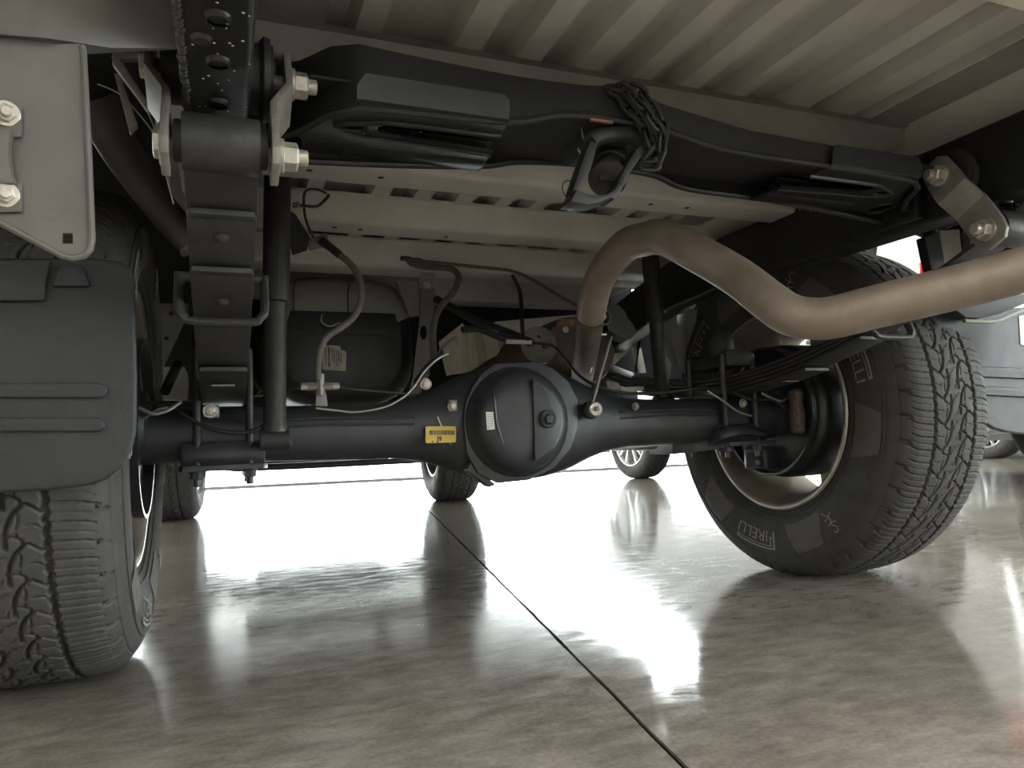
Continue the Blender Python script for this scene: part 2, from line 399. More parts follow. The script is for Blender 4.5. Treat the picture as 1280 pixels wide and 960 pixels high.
def sector(mb, th0, th1, r0, r1, lift, n=14, k=5):
    """raised patch on the inner (-x) sidewall; angle 0 = bottom, positive towards -y"""
    for side in (0, 1):
        pass
    vs = []; fs = []
    for i in range(n+1):
        for j in range(k+1):
            t0 = th0[0] + (th0[1]-th0[0])*j/k; t1 = th1[0] + (th1[1]-th1[0])*j/k
            th = t0 + (t1-t0)*i/n; r = r0 + (r1-r0)*j/k
            vs.append((side_x(r)-lift, -r*math.sin(th), -r*math.cos(th)))
    for i in range(n):
        for j in range(k):
            a = i*(k+1)+j; fs.append((a, a+1, a+k+2, a+k+1))
    return mb.add(vs, fs)

def wheel_right(root, name):
    """wheel on the +x side, centre at root origin; its inner side faces -x"""
    t = link('tyre', TYRE, None, root, smooth=0)
    # inner sidewall: two concentric mould rings, lighter panels, the maker's lettering
    b = MB()
    for r, rr in ((.244, .0016), (.255, .0012), (.336, .0014)):
        b.rings([[(side_x(r)-.0005 + rr*math.cos(2*math.pi*q/8), (r+rr*math.sin(2*math.pi*q/8))*math.sin(a), -(r+rr*math.sin(2*math.pi*q/8))*math.cos(a)) for q in range(8)] for a in [2*math.pi*i/96 for i in range(96)]], loop=True)
    b.build('sidewall_ring', 'rubber', root)
    for base in (R(-10), R(110), R(230)):
        for q in (1, -1): sector(MB(), (base+q*R(19), base+q*R(24)), (base+q*R(44), base+q*R(38)), .266, .332, .0012).build('sidewall_panel', 'rubber_l', root, label='lighter matte panel moulded on the sidewall')
        vs, fs = text_mesh('IRELLI', 1.0); w = max(v.x for v in vs); h = .72
        out = []; q = MB()
        span = R(24); R0, R1 = .282, .309
        def mp(u, v): # u 0..1 along the text, v 0..1 across; letter tops point outwards
            th = base - span/2 + span*u; r = R0 + (R1-R0)*v
            return (side_x(r)-.0022, r*math.sin(-th)*-1*-1, -r*math.cos(th))
        # the text runs from +y ... reading direction seen from the inner side is towards +y at the bottom, upside down
        def put(u, v): th = base + span/2 - span*u; r = R0+(R1-R0)*v; return (side_x(r)-.0022, -r*math.sin(th), -r*math.cos(th))
        # reading direction seen from the inner side: letters stand with their tops outward
        put2 = put
        q.add([put2(.16 + .84*v.x/w, v.y/h) for v in vs], fs)
        # the P with its long bowl drawn out as a bar over the whole word
        def bar(u0, u1, v0, v1, n=10):
            q.add([put2(u0+(u1-u0)*i/n, v) for i in range(n+1) for v in (v0, v1)], [(2*i, 2*i+2, 2*i+3, 2*i+1) for i in range(n)])
        bar(.0, .045, 0, 1.55, 2); bar(.0, 1.0, 1.40, 1.55); bar(.06, .97, 1.18, 1.26); bar(.955, 1.0, 1.18, 1.55, 2); bar(.045, .12, .45, .60, 2); bar(.09, .12, .45, 1.2, 2)
        q.build('sidewall_lettering', 'rubber_t', root, smooth=0, label='raised maker name lettering with a long bar')
        g = MB(); c = base + R(47)
        def pt(u, v): r = .296+v; return (side_x(r)-.002, -r*math.sin(c+u/.3), -r*math.cos(c+u/.3))
        for path in ([(-.014, -.018), (-.004, -.008), (.004, .004), (0, .016), (.008, .026)], [(-.012, .002), (0, 0), (.013, -.006)], [(-.010, .014), (.002, .012), (.014, .016)], [(.008, .026), (.002, .034), (-.006, .030)]):
            g.tube([pt(*w_) for w_ in path], .0011, 6, 4)
        g.build('sidewall_emblem', 'rubber_t', root)
    # rim barrel
    r = root
    prof = [(-.104, .226), (-.112, .232), (-.115, .226), (-.112, .217), (-.098, .2135), (-.085, .2115), (-.07, .204), (-.045, .199), (.0, .197), (.045, .195), (.062, .19), (.062, .186), (.045, .190), (0, .1925), (-.045, .1945), (-.07, .1995), (-.085, .2065), (-.1, .2095), (-.112, .2125)]
    prof = [(-.108, .231), (-.113, .2325), (-.1155, .229), (-.115, .222), (-.111, .2175), (-.100, .2145), (-.086, .2125), (-.078, .207), (-.070, .2015), (-.03, .1985), (.03, .1975), (.07, .198), (.10, .21), (.108, .221), (.115, .2245), (.115, .2325), (.108, .231), (.096, .222), (.06, .204), (-.06, .206), (-.096, .2225), (-.108, .231)]
    MB().lathe(prof, (0, 0, 0), (1, 0, 0), 72, cap=False).build('rim_barrel', 'rimdust', r, smooth=50)
    MB().lathe([(-.1165, .2255), (-.1172, .229), (-.1160, .2315), (-.1135, .2335), (-.1120, .2325)], (0, 0, 0), (1, 0, 0), 72, cap=False).build('rim_flange', 'rim', r, smooth=60, label='bright inner rim flange')
    sp = MB()
    for k in range(6):
        a = 2*math.pi*k/6
        d = Vector((0, math.sin(a), math.cos(a))); e = Vector((0, math.cos(a), -math.sin(a)))
        sp.rings([[d*.045 + e*-.035 + Vector((.055, 0, 0)), d*.045 + e*.035 + Vector((.055, 0, 0)), d*.045 + e*.028 + Vector((.085, 0, 0)), d*.045 + e*-.028 + Vector((.085, 0, 0))],
                  [d*.20 + e*-.052 + Vector((.078, 0, 0)), d*.20 + e*.052 + Vector((.078, 0, 0)), d*.20 + e*.045 + Vector((.1, 0, 0)), d*.20 + e*-.045 + Vector((.1, 0, 0))]])
    sp.lathe([(.045, .07), (.085, .07), (.092, .06)], (0, 0, 0), (1, 0, 0), 24)
    sp.build('spoke_disc', 'rim', r, bevel=.004)
    return root

# ---------------------------------------------------------------- the truck
truck = thing('pickup_truck', 'raised pickup truck seen from beneath its tail, black frame, axle and springs with rusty exhaust', 'truck')
# wheels
for nm, x, y, rz in (('rear_wheel', .785, 0, 0), ('rear_wheel', -.785, 0, math.pi), ('front_wheel', .785, 3.02, R(-4)), ('front_wheel', -.785, 3.02, math.pi-R(4))):
    w = part(nm, truck, (x, y, TR-.0065)); w.rotation_euler = (0, 0, rz)
    if nm == 'rear_wheel' and x > 0: w0 = wheel_right(w, nm)
    else:
        for ch in list(w0.children):
            c = ch.copy(); C.objects.link(c); c.parent = w

# frame rails
def rail(s):
    # box section: bottom plate with drain holes, two sides, top; bottom at z=.652 behind, sweeping over the axle
    x0, x1 = (-.564, -.510) if s < 0 else (.510, .564)
    ys = [-1.02, -.9, -.6, -.35, -.1, .15, .4, .7, 1.1, 2.0, 3.5]
    zb = [.652, .652, .652, .655, .665, .655, .60, .54, .47, .45, .46]
    h = [.115]*4 + [.11, .115, .12, .13, .14, .14, .14]
    b = MB().rings([[(x0, y, z), (x1, y, z), (x1, y, z+k), (x0, y, z+k)] for y, z, k in zip(ys, zb, h)])
    r = b.build('frame_rail', 'black', truck, bevel=.007, seg=3)
    cx = (x0+x1)/2
    for px, py in ((276, 22), (276, 77), (276, 129)):
        y = at(px, py, z=.652).y
        # drain holes: a rolled lip round a dark disc standing in for the hole's shade
        MB().lathe([(-.0035, .0075), (-.001, .0102), (.0008, .0105), (.0008, .0072)], (cx, y, .652), (0, 0, 1), 20, cap=False).build('hole_lip', 'black', r)
        MB().lathe([(-.0012, .0074), (.0, .0074)], (cx, y, .652), (0, 0, 1), 20).build('drain_hole_shade', 'void', r)
    # weld bead along the outer edge
    wb = MB(); n = 60
    for i in range(n):
        y = -.93 + i*.0065; xx = x0 if s < 0 else x1
        wb.lathe([(-.003, .0), (-.002, .003), (0, .0042), (.002, .003), (.003, 0)], (xx+random.uniform(-.001, .001), y, .653+random.uniform(-.001, .001)), (.3, 1, 0), 7, cap=False)
    o = wb.build('weld_bead', 'spring', r); o['kind'] = 'stuff'
    return r
railL = rail(-1); railR = rail(1)
sp = MB()
for k in range(26):                                     # specks of light paint and chips under the left rail
    p = at(random.uniform(240, 312), random.uniform(2, 150), z=.651)
    sp.lathe([(-.0006, .0), (0, random.uniform(.0006, .0016))], p, (0, 0, 1), 6)
o = sp.build('paint_speck', 'white', railL); o['kind'] = 'stuff'
hexb = MB().lathe([(-.004, 0), (-.003, .006), (0, .0085)], at(252, 48, z=.652), (0, 0, 1), 16).build('rivet', 'spring', railL)
# bushing tubes through the rails for the shackles
for s in (-1, 1):
    b = MB().cyl((s*.487, -.63, .704), (s*.587, -.63, .704), .034, n=28)
    b.lathe([(0, .040), (.006, .041), (.010, .036)], (s*.490, -.63, .704), (s, 0, 0), 28)
    b.build('shackle_bushing', 'plastic', truck)

# leaf springs
def zm(y): return .452 + .33*y*y
def spring(s):
    root = part('leaf_spring', truck); X = s*.535
    ends = [(-.66, .64), (-.605, .56), (-.525, .48), (-.42, .40), (-.285, .30)]
    for k, (a, b_) in enumerate(ends):
        ys = np.linspace(a, b_, 28); th = .0065
        pts = [(X, y, zm(y)-.0085*k) for y in ys]
        w = [.066]*28
        mb = MB().strip(pts, w, th)
        if k:
            # rolled-over tapered tip
            for yy, sg in ((a, -1), (b_, 1)):
                z = zm(yy)-.0085*k; d = Vector((0, sg, .66*yy*sg)).normalized()
                mb.rings([[Vector((X-.033, yy, z)), Vector((X+.033, yy, z)), Vector((X+.033, yy, z+th)), Vector((X-.033, yy, z+th))],
                          [Vector((X-.030, yy, z))+d*.010+Vector((0, 0, -.0015)), Vector((X+.030, yy, z))+d*.010+Vector((0, 0, -.0015)), Vector((X+.030, yy, z+th-.002))+d*.010, Vector((X-.030, yy, z+th-.002))+d*.010]])
        else:
            for cy, cz in ((-.678, .612), (.66, .612)):
                mb.rings([[(X+q*.033, cy+rr*math.cos(t), cz+rr*math.sin(t)) for q, rr in ((-1, .026), (1, .026), (1, .019), (-1, .019))] for t in np.linspace(0, 2*math.pi, 33)[:-1]], loop=True)
        mb.build('leaf', 'spring', root, bevel=.0012)
    b = MB().lathe([(-.04, .018), (-.038, .019), (.038, .019), (.04, .018)], (X, -.678, .612), (1, 0, 0), 24); b.build('eye_bushing', 'plastic', root)
    # centre bolts showing on the undersides of the leaves
    for y, k in ((-.578, 1), (-.47, 2)):
        z = zm(y)-.0085*k-.001
        MB().lathe([(-.004, .0), (-.0035, .0035), (-.001, .0065), (.0005, .008)], (X, y, z), (0, .33, 1), 14).build('leaf_rivet', 'spring', root)
    # rebound clip: strap round the leaf pack
    y = -.47; z0 = zm(y)-.040; z1 = zm(y)+.018; hw = .047
    path = [(X-hw, y+.022, z1), (X-hw, y+.004, z0+.016), (X-hw+.006, y-.001, z0+.004), (X-hw+.016, y-.002, z0-.001), (X+hw-.016, y-.002, z0-.001), (X+hw-.006, y-.001, z0+.004), (X+hw, y+.004, z0+.016), (X+hw, y+.022, z1)]
    MB().tube(path, .0065, 10, 4, flat=.75).build('rebound_clip', 'spring', root)
    MB().cyl((X-hw-.006, y+.022, z1-.002), (X+hw+.006, y+.022, z1-.002), .006, n=12).build('clip_bolt', 'spring', root)
    MB().box((X, -.22, zm(-.22)-.0365), (.032, .016, .002)).build('maker_plate', 'zinc', root, label='small plain metal tag on the lowest leaf')
    # saddle, bump stop and U-bolts that clamp the pack to the axle
    MB().box((X, 0, .495), (.074, .15, .028)).build('spring_saddle', 'spring', root, bevel=.005)
    MB().lathe([(0, .032), (.02, .036), (.05, .034), (.068, .022), (.072, .0)], (X, 0, .505), (0, 0, 1), 22).build('bump_stop', 'plastic', root)
    MB().box((X, 0, .43), (.075, .13, .02)).build('spring_seat', 'axle', root, bevel=.004)
    for yy in (-.062, .062):
        path = [(X-.041, yy, .292), (X-.041, yy, .49), (X-.036, yy, .505), (X-.024, yy, .512), (X+.024, yy, .512), (X+.036, yy, .505), (X+.041, yy, .49), (X+.041, yy, .292)]
        MB().tube(path, .0070, 10, 4).build('u_bolt', 'spring', root)
        for q in (-1, 1): hexbolt(root, (X+q*.041, yy, .304), (0, 0, -1), .0095, .012, 'axle', 1.3, .012, name='u_bolt_nut')
    # clamp plate under the axle
    mb = MB().plate([(-.062, -.10), (.062, -.10), (.07, -.06), (.07, .07), (.045, .10), (-.045, .10), (-.07, .07), (-.07, -.06)], [], ((X, 0, .304), (1, 0, 0), (0, 1, 0)), .010)
    mb.plate([(-.10, .306), (.10, .306), (.10, .345), (.075, .362), (-.075, .362), (-.10, .345)], [], ((X, -.062, 0), (1, 0, 0), (0, 0, 1)), .124) if False else None
    mb.build('clamp_plate', 'axle', root, bevel=.003)
    sd = MB().rings([[(X+q*.066, -.066 + .0*q, .312), (X+q*.066, -.072, .33), (X+q*.066, -.066, .352), (X+q*.066, .066, .352), (X+q*.066, .072, .33), (X+q*.066, .066, .312)] for q in (-1, 1)])
    sd.build('clamp_block', 'axle', root, bevel=.006)
    return root
springL = spring(-1); springR = spring(1)

# shackles: a cranked outer and inner plate with bolts through rail bushing and spring eye
UP, LO = Vector((0, -.63, .704)), Vector((0, -.682, .606))
def shackle(s):
    root = part('shackle', truck)
    d = (LO-UP).normalized(); w = Vector((0, d.z, -d.y))
    L = (LO-UP).length
    for side in (-1, 1):                                 # side -1: nearer the truck's middle
        xs_top = s*(.535 + side*.062); xs_bot = s*(.535 + side*.046); th = .007
        rings = []
        for t, x, hw in ((-.028, xs_top, .013), (-.018, xs_top, .023), (.018, xs_top, .026), (.034, xs_top, .026), (.066, xs_bot, .026), (L, xs_bot, .026), (L+.016, xs_bot, .023), (L+.026, xs_bot, .013)):
            c = UP + d*t
            rings.append([Vector((x-th/2, 0, 0))+c-w*hw, Vector((x+th/2, 0, 0))+c-w*hw, Vector((x+th/2, 0, 0))+c+w*hw, Vector((x-th/2, 0, 0))+c+w*hw])
        MB().rings(rings).build('shackle_plate', 'zinc', root, bevel=.0015, smooth=25)
    for P0, off in ((UP, .062), (LO, .046)):
        MB().cyl((s*(.535-off-.004), P0.y, P0.z), (s*(.535+off+.004), P0.y, P0.z), .007, n=12).build('shackle_pin', 'zinc', root)
        hexbolt(root, (s*(.535-off-.0035), P0.y, P0.z), (-s, 0, 0), .0125, .016, 'bolt', 1.28, .010, name='shackle_nut', label='bare pale metal nut')
        hexbolt(root, (s*(.535+off+.0035), P0.y, P0.z), (s, 0, 0), .0125, .006, 'bolt', 1.5, 0, name='shackle_bolt_head')
    return root
shackle(-1); shackle(1)

# rear frame crossmember with the spare-wheel winch
cm = part('frame_crossmember', truck)
def catmull(pts, n=5):
    P = [Vector((*p, 0)) for p in pts]; Q = []
    for i in range(len(P)-1):
        a, b, c, d = P[max(i-1, 0)], P[i], P[i+1], P[min(i+2, len(P)-1)]
        for k in range(n):
            t = k/n; v = .5*((2*b)+(c-a)*t+(2*a-5*b+4*c-d)*t*t+(3*b-a-3*c+d)*t**3); Q.append((v.x, v.y))
    Q.append((P[-1].x, P[-1].y)); return Q
# rear and front walls: x -> (z low, z high), standing plates 3 mm thick with a rolled lower edge
rear_lo = catmull([(-.512, .672), (-.40, .684), (-.24, .690), (-.165, .708), (-.09, .711), (-.02, .706), (.075, .692), (.27, .690), (.40, .684), (.512, .672)])
rear_hi = catmull([(-.512, .765), (-.40, .752), (-.24, .745), (-.14, .747), (-.078, .753), (-.03, .740), (.06, .728), (.11, .722), (.27, .718), (.40, .716), (.512, .735)])
def wall(lo, hi, y, name, m='black'):
    xs = sorted({round(p[0], 4) for p in lo}); zl = np.interp(xs, [p[0] for p in lo], [p[1] for p in lo]); zh = np.interp(xs, [p[0] for p in hi], [p[1] for p in hi])
    def yy(x):
        t = min(1, max(0, (abs(x)-.405)/.075)); return y + (.085*t*t*(3-2*t) if y < -.6 else 0)
    mb = MB().rings([[(x, yy(x)-.0018, a), (x, yy(x)+.0018, a), (x, yy(x)+.0018, b), (x, yy(x)-.0018, b)] for x, a, b in zip(xs, zl, zh)])
    mb.tube([(x, yy(x), a) for x, a in zip(xs, zl)], .0048, 8, 1)
    return mb.build(name, m, cm)
wall(rear_lo, rear_hi, -.642, 'rear_web')
front_lo = catmull([(-.512, .672), (-.35, .682), (-.22, .694), (-.165, .706), (-.08, .712), (0, .712), (.055, .708), (.11, .694), (.27, .690), (.512, .672)])
wall(front_lo, [(-.512, .765), (.512, .765)], -.502, 'front_web')
MB().box((0, -.57, .7125), (.90, .136, .003)).build('top_web', 'void', cm)  # matte black colour stands in for the shade inside the crossmember
def gusset(s):
    S = lambda pts: [(s*x, y) for x, y in pts]
    holeA = circ(-.463, -.528, .0155, 24, .023); holeB = circ(-.400, -.588, .0125, 24, .0085)
    out = [(-.508, -.556), (-.48, -.562), (-.46, -.575), (-.44, -.60), (-.42, -.632), (-.40, -.643), (-.235, -.643), (-.232, -.604), (-.34, -.603), (-.366, -.601), (-.374, -.592), (-.37, -.583), (-.34, -.577), (-.225, -.566), (-.22, -.502), (-.34, -.502), (-.42, -.496), (-.47, -.478), (-.508, -.46)]
    mb = MB().plate(S(out), [S(holeA), S(holeB)], ((0, 0, .6865), (1, 0, 0), (0, 1, 0)), .003)
    g = mb.build('gusset_plate', 'black', cm, bevel=0)
    for c, rx, ry in (((-.463, -.528), .0168, .0243), ((-.400, -.588), .0138, .0098)):
        ring = [(s*(c[0]+rx*math.cos(t)), c[1]+ry*math.sin(t), .6862) for t in np.linspace(0, 2*math.pi, 30)[:-1]]
        MB().rings([[Vector(p)+Vector((0, 0, .0018*math.sin(q)))+Vector((p[0]-s*c[0], p[1]-c[1], 0)).normalized()*.0018*math.cos(q) for q in (0, 1.57, 3.14, 4.71)] for p in ring], loop=True).build('hole_rim', 'black', cm)
    # raised bead that frames the slot
    path = [(-.232, -.612, .686), (-.35, -.611, .686), (-.385, -.604, .686), (-.418, -.588, .6855), (-.39, -.570, .6855), (-.34, -.566, .686), (-.225, -.556, .686)]
    MB().tube([(s*x, y, z) for x, y, z in path], .0035, 8, 6, flat=1).build('pressed_bead', 'black', cm)
    # upturned rear lip and folded front lip
    MB().rings([[(s*x, y0, z0) for y0, z0 in ((-.643, .6855), (-.650, .689), (-.654, .7155+dz), (-.651, .7155+dz), (-.647, .690), (-.643, .689))] for x, dz in ((-.405, -.014), (-.396, 0), (-.242, 0), (-.236, -.008))]).build('rear_lip', 'black', cm, label='upturned grey-lit rear lip')
    MB().rings([[(s*x, y0, z0) for y0, z0 in ((-.502, .6865), (-.530, .684), (-.536, .6865), (-.562, .701), (-.560, .704), (-.534, .6895), (-.502, .690))] for x in (-.40, -.224)]).build('front_lip', 'black', cm, bevel=.001)
    # brace tube from the gusset to the rail
    sp = MB()
    for k in range(34 if s > 0 else 14):
        x = random.uniform(.30, .50) if s > 0 else random.uniform(-.40, -.25); yy = random.uniform(-.62, -.47)
        sp.lathe([(-.0006, 0), (0, random.uniform(.0005, .0013))], (x, yy, .6862), (0, 0, 1), 5)
    o = sp.build('paint_chip', 'white', cm); o['kind'] = 'stuff'
for s in (-1, 1):
    gusset(s)
    MB().rings([[(s*(.49+.02*q), -.57, .66), (s*(.49+.02*q), -.44, .66), (s*(.49+.02*q), -.42, .76), (s*(.49+.02*q), -.58, .76)] for q in (0, 1)]).build('rail_joint_flange', 'black', cm, bevel=.004)

wn_ = part('spare_wheel_winch', truck)
# forged hook-shaped carrier
ax = Vector((-.047, -.58, .70))
b = MB().tube([at(738, 178, y=-.635), at(745, 172, y=-.635), at(765, 168, y=-.63), at(790, 169, y=-.63), at(806, 180, y=-.625), at(804, 190, y=-.615)], .0105, 12, 6); b.build('carrier_loop', 'plastic', wn_)
for pts in ([(738, 174), (748, 179), (741, 205), (734, 224), (726, 240), (715, 240), (722, 220), (728, 202)], [(808, 188), (802, 180), (795, 186), (781, 210), (772, 228), (775, 238), (781, 232), (788, 216)]):
    MB().prism([at(a, c, y=-.648) for a, c in pts], (0, .022, 0)).build('carrier_arm', 'plastic', wn_, bevel=.003)
ft = [(713, 252), (721, 236), (728, 240), (737, 243), (748, 244), (759, 242), (768, 237), (773, 229), (780, 231), (775, 243), (768, 250), (764, 247), (750, 253), (736, 256), (724, 254)]
MB().prism([at(a, c, y=-.652) for a, c in ft], (0, .030, 0)).build('carrier_foot', 'spring', wn_, bevel=.0025)
c0 = at(767, 193, y=-.56); c1 = at(761, 219, y=-.615)
dd = (c1-c0)
b = MB().lathe([(0, .020), (dd.length*.3, .020), (dd.length*.33, .0225), (dd.length*.42, .0225), (dd.length*.45, .019), (dd.length*.58, .019), (dd.length*.60, .0225), (dd.length*.72, .0235), (dd.length*.74, .021), (dd.length*.9, .0215), (dd.length, .019), (dd.length, .012), (dd.length*.9, .010)], c0, dd, 28); b.build('winch_drum', 'plastic', wn_)
b = MB().lathe([(0, .023), (.004, .024), (.008, .0225)], at(760, 222, y=-.622), dd, 26); b.build('drum_cap', 'spring', wn_)
MB().box(at(760, 224, y=-.628), (.024, .004, .006)).build('drum_slot_shade', 'void', wn_)  # dark bar stands in for the shade in a slot
b = MB().prism([at(726, 158, y=-.60), at(800, 163, y=-.60), at(792, 182, y=-.60), at(738, 184, y=-.60)], (0, .07, 0)); b.build('winch_housing', 'plastic', wn_, bevel=.004)
MB().box(at(752, 151.5, y=-.645), (.03, .004, .003)).build('rust_edge', 'rustlight', wn_)
MB().tube([at(718, 228, y=-.61), at(708, 226, y=-.61), at(703, 233, y=-.61), at(706, 244, y=-.61), at(712, 249, y=-.61)], .0008, 6, 5).build('safety_wire', 'wire', wn_)
MB().tube([at(726, 158, y=-.61), at(729, 172, y=-.61), at(735, 184, y=-.61)], .0012, 6, 4).build('safety_wire', 'steelwire', wn_)
MB().tube([at(722, 186, y=-.60), at(728, 196, y=-.60)], .0012, 6, 1).build('cotter_pin', 'steelwire', wn_)
# chain: separate links, two strands hanging from the crossmember
def chain(pts, parent, r=.0026, lk=.0105, pitch=.0155):
    P = [Vector(p) for p in pts]; Q = []
    for i in range(len(P)-1):
        a, b, c, d = P[max(i-1, 0)], P[i], P[i+1], P[min(i+2, len(P)-1)]
        for k in range(24):
            t = k/24; Q.append(.5*((2*b)+(c-a)*t+(2*a-5*b+4*c-d)*t*t+(3*b-a-3*c+d)*t**3))
    Q.append(P[-1]); acc = 0; last = Q[0]; spots = [(Q[0], Q[1]-Q[0])]
    for i in range(1, len(Q)):
        acc += (Q[i]-Q[i-1]).length
        if acc >= pitch: spots.append((Q[i], Q[i]-Q[i-1])); acc = 0
    for k, (p, t) in enumerate(spots):
        t = t.normalized(); u = t.cross(Vector((.3, -1, .2))).normalized()
        if k % 2: u = t.cross(u).normalized()
        hw = .0058; hl = lk-.004; loop = []
        for a in np.linspace(-math.pi/2, math.pi/2, 7): loop.append(t*(hl+hw*math.cos(a)) + u*hw*math.sin(a))
        for a in np.linspace(math.pi/2, 1.5*math.pi, 7): loop.append(t*(-hl+hw*math.cos(a)) + u*hw*math.sin(a))
        n = u.cross(t)
        rings = []
        m = len(loop)
        for i, q in enumerate(loop):
            tg = (loop[(i+1) % m]-loop[i-1]).normalized(); nn = tg.cross(n)
            rings.append([p + q + (n*math.cos(x)+nn*math.sin(x))*r for x in np.linspace(0, 2*math.pi, 7)[:-1]])
        MB().rings(rings, loop=True).build('chain_link', 'plastic', parent)
ch = part('winch_chain', truck)
chain([at(769, 110, y=-.65), at(783, 113, y=-.66), at(797, 128, y=-.665), at(812, 146, y=-.665), at(824, 164, y=-.66), at(828, 182, y=-.655), at(820, 205, y=-.65), at(806, 207, y=-.645)], ch)
chain([at(781, 110, y=-.648), at(797, 113, y=-.655), at(810, 126, y=-.66), at(819, 142, y=-.66), at(829, 160, y=-.65), at(825, 186, y=-.645), at(812, 201, y=-.640), at(797, 200, y=-.635)], ch)
chain([at(776, 122, y=-.648), at(786, 134, y=-.652), at(800, 150, y=-.655), at(808, 166, y=-.65), at(813, 182, y=-.65), at(806, 194, y=-.645)], ch)
chain([at(772, 116, y=-.648), at(790, 122, y=-.652), at(806, 140, y=-.655), at(817, 156, y=-.65), at(821, 172, y=-.645)], ch)

# bed floor: corrugated sheet resting on cross beams
bed = part('truck_bed', truck)
pads = [(-.62, -.60), (-.535, -.505), (-.462, -.432), (-.388, -.358), (-.267, -.232), (-.184, -.150), (-.100, -.062), (-.014, .016), (.062, .096), (.154, .178), (.262, .298), (.337, .388), (.420, .505)]
prof = []
ZB, HB = .820, .022
for a, b in pads: prof += [(a-.008, ZB+HB), (a, ZB), (b, ZB), (b+.008, ZB+HB)]
prof += [(.60, ZB+HB)]
b = MB().rings([[(x, y, z) for x, z in prof] for y in (-.97, -.6, -.2, .2, .6, .82)], closed=False, cap=False)
b.rings([[(x, y, z+.0015) for x, z in prof] for y in (-.97, .82)], closed=False, cap=False)
b.build('bed_floor', 'primer', bed, bevel=0, smooth=20)
def beam(y0, y1, zt, zb, x0, x1, m='primer', lip=.012, flare=True):
    # hat-section beam: rear face, bottom with rounded corners, front face
    prof = [(y0-lip, zt), (y0, zt-.001), (y0+.003, zb+.008), (y0+.008, zb+.001), (y0+.014, zb), (y1-.014, zb), (y1-.008, zb+.001), (y1-.003, zb+.008), (y1, zt-.001)]
    xs = [(x0, .02), (x0+.05, 0), (x1-.05, 0), (x1, .02)]
    return MB().rings([[(x, y, z if z > zt-.005 else min(zt-.002, z+dz)) for y, z in prof] for x, dz in xs]).build('bed_cross_beam', m, bed, smooth=50)
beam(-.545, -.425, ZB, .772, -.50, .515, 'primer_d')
beam(-.300, -.215, ZB, .758, -.62, .60)
beam(.000, .085, ZB, .765, -.62, .60)
beam(.285, .385, ZB, .755, -.62, .60)
beam(.60, .70, ZB, .75, -.62, .60)
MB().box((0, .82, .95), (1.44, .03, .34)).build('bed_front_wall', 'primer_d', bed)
for x, y in ((-.41, -.262), (-.30, -.262), (.20, -.262), (.28, -.262), (-.33, .04), (-.28, .04), (-.1, .05)):
    MB().lathe([(-.0008, .005), (.0008, .005)], (x, y, .7585 if y < -.1 else .7655), (0, 0, 1), 14).build('beam_hole_shade', 'void', bed)  # flat dark discs stand in for the shade in the holes
# tail sill across the rear edge of the bed
b = MB().rings([[(x, -.896, .822), (x, -.902, .758), (x, -.985, .752), (x, -.985, .822)] for x in (-.3, .72)])
b.build('tail_sill', 'cream', bed, bevel=.004)
# inner sides of the bed: sill ledge, wheel house, outer skin
def bedside(s):
    b = MB().rings([[(s*.500, y, .826), (s*.515, y, .818), (s*.575, y, .772), (s*.585, y, .772), (s*.60, y, .80), (s*.60, y, .826)] for y in (-.88, .8)])
    b.build('bed_side_sill', 'primer', bed, bevel=.003, smooth=20, label='pale sloping sill along the edge of the bed floor')
    b = MB().rings([[(s*.424, y, .8185), (s*.500, y, .8185), (s*.500, y, .826), (s*.424, y, .826)] for y in (-.88, .8)]); b.build('bed_edge_shade_strip', 'primer_d', bed)  # darker colour stands in for the shade of a recess
    b = MB().rings([[(s*.60, y, .803), (s*.60, y, .815), (s*.68, y, .842), (s*.72, y, .842), (s*.72, y, .83)] for y in (-.96, -.44)])
    b.build('side_reinforcement', 'bracket', bed, bevel=.002, label='pale sheet metal ledge beside the bed floor')
    for yy in (-.74, -.47):
        MB().lathe([(-.0012, .008), (.001, .008)], (s*.555, yy, .786), (0, -.1, 1), 14).build('ledge_hole_shade', 'void', bed)  # dark disc painted as the shaded hole
    MB().box((s*.745, -.07, .862), (.30, 1.78, .006)).build('bed_side_closing_panel', 'void', bed)  # added dark panel, closes off the bright gap beside the bed floor
    # wheel house: arched shell over the tyre
    rings = []
    for t in np.linspace(R(66), R(168), 25):
        r = .52; rings.append([(s*x, r*k*math.cos(t)*-1, .40 + r*k*math.sin(t)) for x, k in ((.60, .93), (.615, 1.0), (.80, 1.0), (.885, .985))])
    MB().rings(rings, closed=False, cap=False).build('wheel_house', 'void', bed, smooth=50)
    inner = [(-.475*math.cos(t), .40+.475*math.sin(t)) for t in np.linspace(R(50), R(130), 20)]
    # outer skin with the wheel opening
    n = 26
    arch = [(-.43*math.cos(t), .40+.43*math.sin(t)) for t in np.linspace(R(30), R(180), n)]
    out = [(-1.0, .64), (-1.0, 1.25), (.85, 1.25), (.85, .50), (.45, .40)] + [(y, z) for y, z in arch[::-1]] + [(-.46, .64)]
    MB().plate(out, [], ((s*.90, 0, 0), (0, 1, 0), (0, 0, 1)), .012*s if False else .012).build('bed_outer_skin', 'body', bed, smooth=20)
    MB().plate([(-.96, .66), (-.96, 1.15), (.8, 1.15), (.8, .52), (.48, .47)] + [(-.44*math.cos(t), .40+.44*math.sin(t)) for t in np.linspace(R(34), R(150), n)][::-1] + [(-.47, .66)], [], ((s*.885, 0, 0), (0, 1, 0), (0, 0, 1)), .008).build('bed_skin_dark_liner', 'void', bed, smooth=20)  # added dark sheet, keeps the inside of the skin in shade
for s in (-1, 1): bedside(s)
MB().box((0, -.985, 1.03), (1.5, .03, .44)).build('tailgate', 'body', truck, bevel=.01)
